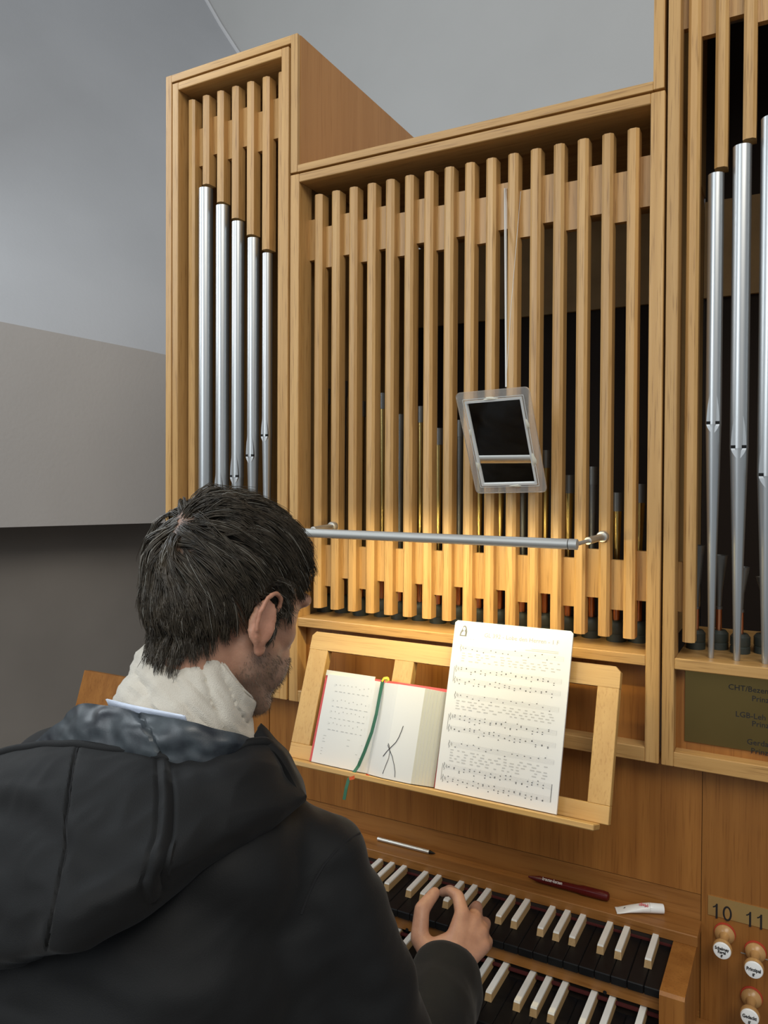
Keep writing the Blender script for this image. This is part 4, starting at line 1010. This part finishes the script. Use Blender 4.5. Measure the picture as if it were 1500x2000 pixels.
# thinner hair right at the whorl
dpole = np.linalg.norm(roots-pole, axis=1); keep = rng.random(NS) < (0.10+0.90*sstep(.003, .018, dpole)); roots = roots[keep]; s_idx = s_idx[keep]
groot = guides[:, 0]
gid = np.array([np.argmin(((groot-r_)**2).sum(1)) for r_ in roots])
t = np.linspace(0, 1, NP)
off = roots-groot[gid]
conv = (1-0.62*t)[None, :, None]
layer = rng.uniform(-0.35, 0.75, len(roots))
path = guides[gid]+off[:, None, :]*conv
path = path+nor[s_idx][:, None, :]*(layer[:, None, None]*0.0045*np.minimum(1, t*2.5)[None, :, None])
wav = rng.normal(0, 1, (len(roots), 3)); path += (wav[:, None, :]*0.0022*(t**1.6)[None, :, None])
def strands(path, r0, r1, name, mat, parent):
    n, m = path.shape[:2]; tg = np.gradient(path, axis=1); tg /= np.linalg.norm(tg, axis=2, keepdims=True)+1e-9
    a = np.cross(tg, np.array([0.21, 0.35, 0.91])); a /= np.linalg.norm(a, axis=2, keepdims=True)+1e-9; b2 = np.cross(tg, a)
    rr = (r0*(1-np.linspace(0, 1, m)**2)+r1*np.linspace(0, 1, m)**2)[None, :, None]
    V = np.stack([path+rr*(a*math.cos(x)+b2*math.sin(x)) for x in (0, 2.094, 4.189)], axis=2).reshape(-1, 3)
    base = (np.arange(n)[:, None, None]*m+np.arange(m-1)[None, :, None])*3; k = np.array([0, 1, 2])[None, None, :]; k2 = np.array([1, 2, 0])[None, None, :]
    Q = np.stack([base+k, base+k2, base+3+k2, base+3+k], axis=-1).reshape(-1, 4)
    me = bpy.data.meshes.new(name); me.vertices.add(len(V)); me.vertices.foreach_set('co', V.astype(np.float32).ravel())
    me.loops.add(len(Q)*4); me.loops.foreach_set('vertex_index', Q.astype(np.int32).ravel()); me.polygons.add(len(Q))
    me.polygons.foreach_set('loop_start', (np.arange(len(Q))*4).astype(np.int32)); me.update(calc_edges=True); me.validate()
    me.polygons.foreach_set('use_smooth', [True]*len(me.polygons)); me.materials.append(mat)
    o = link(name, me, parent); o['kind'] = 'stuff'; return o
M['hair'] = plain('dark_brown_hair', (0.052, 0.041, 0.028), 0.40, spec=0.5, noise_amt=0.45, noise_scale=70)
M['grey_hair'] = plain('grey_hair', (0.24, 0.23, 0.20), 0.4)
M['stubble'] = plain('grey_brown_stubble', (0.13, 0.095, 0.065), 0.6)
grey = rng.random(len(path)) < (0.035+0.08*np.exp(-(np.linalg.norm(path[:, 0]-pole, axis=1)/.05)**2))
strands(path[~grey], .00052, .00016, 'hair', M['hair'], person)
strands(path[grey], .00045, .00014, 'grey_hair', M['grey_hair'], person)['label'] = 'scattered grey hairs around the crown'
bi = np.where(beard > 0.5)[0]; bs = rng.choice(bi, 3800)
r_ = co[bs]+rng.normal(0, .0010, (3800, 3)); dirs = nor[bs]*0.75+down*0.8+rng.normal(0, .3, (3800, 3)); dirs /= np.linalg.norm(dirs, axis=1, keepdims=True)
strands(np.stack([r_-nor[bs]*.0005, r_+dirs*rng.uniform(.002, .0048, (3800, 1))], axis=1), .00022, .00008, 'stubble', M['stubble'], person)

# --- jacket
def fabric(name, col, rough, sheen, nscale, bump, col2=None, spec=.35):
    m, N, L, b = new_mat(name); tc = N.new('ShaderNodeTexCoord')
    t = N.new('ShaderNodeTexNoise'); t.inputs['Scale'].default_value = nscale; t.inputs['Detail'].default_value = 6; L.new(tc.outputs['Object'], t.inputs['Vector'])
    r = N.new('ShaderNodeValToRGB'); r.color_ramp.elements[0].position = .35; r.color_ramp.elements[1].position = .65
    c2 = col2 or tuple(c*1.25 for c in col); r.color_ramp.elements[0].color = (*col, 1); r.color_ramp.elements[1].color = (*c2, 1)
    L.new(t.outputs['Fac'], r.inputs['Fac']); L.new(r.outputs['Color'], b.inputs['Base Color'])
    b.inputs['Roughness'].default_value = rough; b.inputs['Sheen Weight'].default_value = sheen; b.inputs['Sheen Roughness'].default_value = .4; b.inputs['Specular IOR Level'].default_value = spec
    w = N.new('ShaderNodeTexNoise'); w.inputs['Scale'].default_value = 900; L.new(tc.outputs['Object'], w.inputs['Vector'])
    bp = N.new('ShaderNodeBump'); bp.inputs['Strength'].default_value = bump; bp.inputs['Distance'].default_value = 0.002
    L.new(w.outputs['Fac'], bp.inputs['Height']); L.new(bp.outputs['Normal'], b.inputs['Normal']); return m
M['jacket'] = fabric('charcoal_jacket_shell', (0.0068, 0.0069, 0.0071), 0.70, 0.06, 6, 0.15, spec=0.24)
M['lining'] = fabric('shiny_marbled_lining', (0.010, 0.012, 0.017), 0.38, 0.0, 26, 0.05, (0.060, 0.072, 0.080), .5)
M['seam'] = plain('black_seam', (0.006, 0.006, 0.007), 0.8)
M['scarf'] = fabric('cream_woven_scarf', (0.55, 0.505, 0.43), 0.9, 0.2, 40, 0.5, (0.62, 0.58, 0.50))
M['shirt'] = fabric('pale_blue_shirt', (0.62, 0.68, 0.80), 0.8, 0.1, 30, 0.2)
M['trousers'] = fabric('dark_trousers', (0.020, 0.022, 0.030), 0.8, 0.1, 20, 0.2)
M['leather'] = plain('black_leather', (0.015, 0.013, 0.012), 0.4)
jb = MB()
ellipsoid(jb, (-.715, -.575, 1.02), (.125, .120, .160))
chain(jb, [(-.470, -.600, 1.15), (-.462, -.610, .96)], [.072, .074]); ellipsoid(jb, (-.665, -.590, 1.10), (.150, .115, .165))
ellipsoid(jb, (-.602, -.585, 1.205), (.165, .105, .125)); ellipsoid(jb, (-.602, -.565, 1.275), (.085, .075, .055))
ellipsoid(jb, (-.602, -.632, 1.228), (.180, .112, .105)); ellipsoid(jb, (-.602, -.668, 1.12), (.190, .128, .17)); ellipsoid(jb, (-.60, -.765, .97), (.190, .140, .18)); ellipsoid(jb, (-.60, -.86, .80), (.205, .165, .16))
chain(jb, [C7+np.array([.02, .020, -.065]), RS+np.array([-.012, 0, .0])], [.066, .060]); chain(jb, [C7+np.array([-.02, .020, -.065]), LS+np.array([-.01, 0, .012])], [.066, .070])
d1 = RE-RS; d2 = W-RE; cuff = W-d2/np.linalg.norm(d2)*.056
chain(jb, [RS, RS+d1*.35, RS+d1*.7, RE, RE+d2*.30, RE+d2*.55, RE+d2*.72, RE+d2*.84, cuff], [.060, .058, .060, .059, .056, .058, .051, .055, .047])
d1 = LE-LS; d2 = LW-LE
chain(jb, [LS, LS+d1*.35, LS+d1*.7, LE, LE+d2*.30, LE+d2*.55, LE+d2*.72, LE+d2*.86, LW-d2/np.linalg.norm(d2)*.01], [.070, .064, .066, .062, .059, .061, .053, .058, .046])
jm = remesh(jb, 'jacket', 0.0065, 10, 0.6)
co_j = coords(jm); nj = normals(jm)
disp = np.array([noise.noise(Vector(p)*9)*.008+noise.noise(Vector((p[0]*14+p[2]*9, p[1]*14, p[2]*26)))*.0065+abs(noise.noise(Vector((p[0]*22, p[1]*22-p[2]*10, p[2]*34))))*-.003 for p in co_j])
set_coords(jm, co_j+nj*disp[:, None]); jm.materials.append(M['jacket'])
jacket = link('jacket', jm, person)
jacket_bvh = BVHTree.FromPolygons([v.co[:] for v in jm.vertices], [tuple(p.vertices) for p in jm.polygons])

def crom(P, t):
    n = len(P)-1; x = min(max(t*n, 0), n-1e-6); i = int(x); f = x-i
    p0, p1, p2, p3 = P[max(i-1, 0)], P[i], P[min(i+1, n)], P[min(i+2, n)]
    return 0.5*((2*p1)+(-p0+p2)*f+(2*p0-5*p1+4*p2-p3)*f*f+(-p0+3*p1-3*p2+p3)*f**3)
def sheet(rows, nu, nv, thick, fn=None):
    R_ = [[cam(*c_) for c_ in r] for r in rows]; G = np.zeros((nv+1, nu+1, 3))
    for i in range(nu+1):
        colp = [crom(r, i/nu) for r in R_]
        for j in range(nv+1): G[j, i] = crom(colp, j/nv)
    du = np.gradient(G, axis=1); dv_ = np.gradient(G, axis=0); Nn = np.cross(du, dv_); Nn /= np.linalg.norm(Nn, axis=2, keepdims=True)+1e-9
    tocam = CAM-G; sgn = np.sign((Nn*tocam).sum(2).mean()); Nn *= sgn
    if fn is not None:
        for j in range(nv+1):
            for i in range(nu+1): G[j, i] = G[j, i]+Nn[j, i]*fn(i/nu, j/nv, G[j, i])
    B_ = G-Nn*thick; a = (nu+1)*(nv+1); vs = [tuple(p) for p in G.reshape(-1, 3)]+[tuple(p) for p in B_.reshape(-1, 3)]; fs = []
    ix = lambda j, i: j*(nu+1)+i
    for j in range(nv):
        for i in range(nu): fs += [(ix(j, i), ix(j, i+1), ix(j+1, i+1), ix(j+1, i)), (a+ix(j, i), a+ix(j+1, i), a+ix(j+1, i+1), a+ix(j, i+1))]
    for i in range(nu): fs += [(ix(0, i), a+ix(0, i), a+ix(0, i+1), ix(0, i+1)), (ix(nv, i), ix(nv, i+1), a+ix(nv, i+1), a+ix(nv, i))]
    for j in range(nv): fs += [(ix(j, 0), ix(j+1, 0), a+ix(j+1, 0), a+ix(j, 0)), (ix(j, nu), a+ix(j, nu), a+ix(j+1, nu), ix(j+1, nu))]
    return MB().add(vs, fs, True), G, Nn
hood_rows = [
    [(-70, 1490, .840), (40, 1462, .815), (110, 1455, .795), (172, 1457, .775), (280, 1470, .752), (345, 1482, .745), (430, 1472, .755), (500, 1449, .775), (532, 1456, .790)],
    [(-80, 1520, .795), (40, 1490, .760), (110, 1485, .740), (172, 1492, .725), (280, 1510, .708), (350, 1520, .703), (440, 1505, .716), (520, 1480, .752), (556, 1486, .778)],
    [(-85, 1570, .755), (40, 1545, .715), (110, 1545, .698), (170, 1548, .688), (280, 1565, .678), (355, 1570, .676), (450, 1550, .697), (535, 1520, .737), (577, 1515, .768)],
    [(-90, 1660, .715), (40, 1650, .672), (110, 1650, .655), (165, 1650, .646), (270, 1645, .642), (350, 1635, .645), (440, 1606, .672), (532, 1566, .715), (594, 1545, .757)],
    [(-95, 1780, .675), (40, 1780, .632), (100, 1775, .616), (150, 1765, .610), (245, 1738, .616), (335, 1700, .632), (425, 1654, .663), (515, 1600, .705), (597, 1557, .752)],
    [(-95, 1880, .665), (40, 1870, .628), (100, 1855, .618), (150, 1838, .618), (250, 1790, .632), (340, 1738, .652), (428, 1682, .682), (516, 1618, .722), (598, 1562, .766)],
    [(-95, 1890, .705), (40, 1880, .668), (100, 1866, .656), (150, 1848, .656), (250, 1799, .668), (340, 1746, .686), (428, 1689, .712), (516, 1624, .748), (598, 1566, .782)]]
def hood_fn(u, v, p):
    p = Vector(p); gather = math.sin(u*60+2*math.sin(u*9))*0.0010*math.exp(-(v/.16)**2)*(0.4+0.6*math.exp(-((u-.66)/.22)**2)*1.6)
    broad = noise.noise(p*13)*.007+noise.noise(Vector((p.x*9+p.z*20, p.y*12, p.z*26-p.x*14)))*.0055-abs(noise.noise(Vector((p.x*16+p.z*30, p.y*20, p.z*20-p.x*30))))*.004
    diag = 0.004*math.exp(-((v-0.42-0.5*(u-.3))/.05)**2)*(u < .62)-0.003*math.exp(-((v-0.52-0.5*(u-.3))/.05)**2)*(u < .62)
    seam = -0.0024*math.exp(-((u-.545)/.007)**2)-0.0024*math.exp(-((u-.600)/.007)**2)-0.004*math.exp(-((u-(.345-.13*v))/.007)**2)
    ridge = 0.0025*math.exp(-((u-.572)/.014)**2)
    return (broad+diag)*min(1, v*4)+gather+(seam+ridge)*(v < .80)*min(1, v*12)
hm, HG, HN = sheet(hood_rows, 150, 84, 0.006, hood_fn)
hood = build(hm, 'hood', M['jacket'], jacket)
rim = MB(); rim.tube([tuple(HG[0, i]) for i in range(0, 151, 3)], 0.0052, 10); build(rim, 'hood_rim', M['jacket'], jacket)
for uu in ((lambda v: .335-.13*v),):
    pts = [tuple(HG[j, int(round((.345-.13*j/84)*150))]+HN[j, int(round((.345-.13*j/84)*150))]*.0005) for j in range(3, 66, 3)]
    build(MB().tube(pts, .0011, 6), 'seam', M['seam'], jacket)
lin_rows = [[(72, 1448, .815), (112, 1412, .810), (160, 1372, .806), (240, 1384, .780), (345, 1404, .751), (430, 1424, .754), (500, 1444, .776)],
            [(78, 1462, .806), (125, 1432, .797), (172, 1412, .782), (258, 1424, .756), (345, 1442, .740), (430, 1448, .747), (500, 1455, .773)],
            [(90, 1474, .800), (138, 1462, .788), (175, 1470, .768), (280, 1484, .744), (345, 1494, .737), (430, 1484, .747), (500, 1462, .772)]]
def lin_fn(u, v, p):
    p = Vector(p); return noise.noise(p*30)*.0045+noise.noise(Vector((p.x*60+p.z*40, p.y*50, p.z*90)))*.002-0.004*math.exp(-((u-.54-.05*v)/.008)**2)
lm_, LG, LN = sheet(lin_rows, 90, 24, 0.004, lin_fn); build(lm_, 'hood_lining', M['lining'], jacket)
flap_rows = [[(496, 1436, .788), (504, 1424, .796), (509, 1413, .806)], [(512, 1452, .779), (530, 1445, .786), (545, 1447, .802)], [(540, 1474, .772), (556, 1472, .780), (570, 1478, .798)],
             [(566, 1512, .762), (580, 1512, .772), (590, 1520, .792)], [(590, 1552, .752), (597, 1553, .764), (600, 1558, .786)]]
fm, _, _ = sheet(flap_rows, 12, 30, 0.007, lambda u, v, p: noise.noise(Vector(p)*40)*.002); build(fm, 'collar_flap', M['jacket'], jacket)
# armhole seam of the right sleeve, laid on the jacket surface
pts = []
for (px, py) in ((702, 1628), (680, 1640), (655, 1662), (632, 1690), (615, 1718), (600, 1752), (588, 1785)):
    v = ray(px, py); hit = jacket_bvh.ray_cast(Vector(CAM), Vector(v).normalized())
    if hit[0] is not None: pts.append(tuple(np.array(hit[0])+np.array(hit[1])*0.0004))
if len(pts) > 2: build(MB().tube(pts, .0013, 6), 'seam', M['seam'], jacket)

# --- scarf and shirt collar
SB, ST = np.array([-.604, -.598, 1.352]), np.array([-.598, -.560, 1.425]); sax = (ST-SB)/np.linalg.norm(ST-SB)
sx_ = np.array([1.0, 0, 0]); sx_ -= sax*(sx_ @ sax); sx_ /= np.linalg.norm(sx_); sy_ = np.cross(sax, sx_)
sl = MB(); nu, nv = 160, 64; vs = []; fs = []
prof_t = [-.75, -.30, .15, .60, 1.05, 1.46, 1.54, 1.44]; prof_r = [.072, .082, .083, .079, .073, .066, .061, .050]
for j in range(nv+1):
    s = j/nv; t_ = np.interp(s, np.linspace(0, 1, 8), prof_t); r_b = np.interp(s, np.linspace(0, 1, 8), prof_r)
    for i in range(nu):
        a = 2*math.pi*i/nu; c_, s_ = math.cos(a), math.sin(a)
        w1 = s*5.6+0.55*math.sin(a+.6)+0.22*math.sin(2*a+1.9)+a/(2*math.pi)+0.12*noise.noise(Vector((c_*3, s_*3, s*3)))
        fr = w1-math.floor(w1); kk = math.floor(w1); amp = 0.0058+0.0035*math.sin(kk*2.3+a)
        fold = amp*(math.sqrt(max(0, 1-(2*fr-1)**2))-0.75)+.003*noise.noise(Vector((c_*2.2, s_*2.2, s*7)))+.0034*noise.noise(Vector((c_*1.6, s_*1.6, s*30)))
        rr = r_b+fold*min(1, .35+(1-s)*1.3); rr2 = rr*(0.90 if s_ < 0 else 1.10)
        tt = t_-0.95*(.40+.60*min(1, s*1.5))*(0.5+0.5*math.cos(a-math.radians(20)))**1.3
        vs.append(tuple(SB+sax*(tt*np.linalg.norm(ST-SB))+sx_*rr*1.04*c_+sy_*rr2*0.92*s_))
for j in range(nv):
    for i in range(nu): fs.append((j*nu+i, j*nu+(i+1) % nu, (j+1)*nu+(i+1) % nu, (j+1)*nu+i))
build(sl.add(vs, fs, True), 'scarf', M['scarf'], person)
shirt_rows = [[(206, 1366, .804), (280, 1381, .768), (356, 1396, .749)], [(210, 1374, .804), (280, 1388, .767), (360, 1401, .748)], [(214, 1388, .814), (280, 1400, .776), (364, 1412, .754)]]
scm, _, _ = sheet(shirt_rows, 20, 8, .002); build(scm, 'shirt_collar', M['shirt'], person)

# --- trousers, shoes, bench (below the picture)
tb = MB(); ellipsoid(tb, (-.60, -.87, .745), (.185, .150, .13))
for hip, kn, an in (((-.51, -.86, .70), KR, AR), ((-.69, -.86, .70), KL, AL)): chain(tb, [hip, kn, an+np.array([0, 0, .03])], [.094, .070, .056])
tm_ = remesh(tb, 'trousers', 0.009, 6); tm_.materials.append(M['trousers']); link('trousers', tm_, person)
for an in (AR, AL):
    sb = MB(); chain(sb, [an+np.array([0, -.03, -.07]), an+np.array([0, .08, -.085]), an+np.array([0, .17, -.105])], [.045, .044, .034]); s_me = remesh(sb, 'shoe', .006, 4); s_me.materials.append(M['leather']); link('shoe', s_me, person)
bench = thing('organ_bench', 'plain wooden organ bench under the seated man', 'bench', (-.60, -.90, .05))
build(MB().box(-1.12, -.20, -1.07, -.74, .560, .596, .004), 'seat', M['panel_x'], bench)
for xx in (-1.06, -.28): build(MB().box(xx, xx+.035, -1.05, -.76, .05, .560, .003), 'side_board', M['panel_z'], bench)
build(MB().box(-1.03, -.28, -.915, -.885, .14, .20, .003), 'stretcher', M['panel_x'], bench)
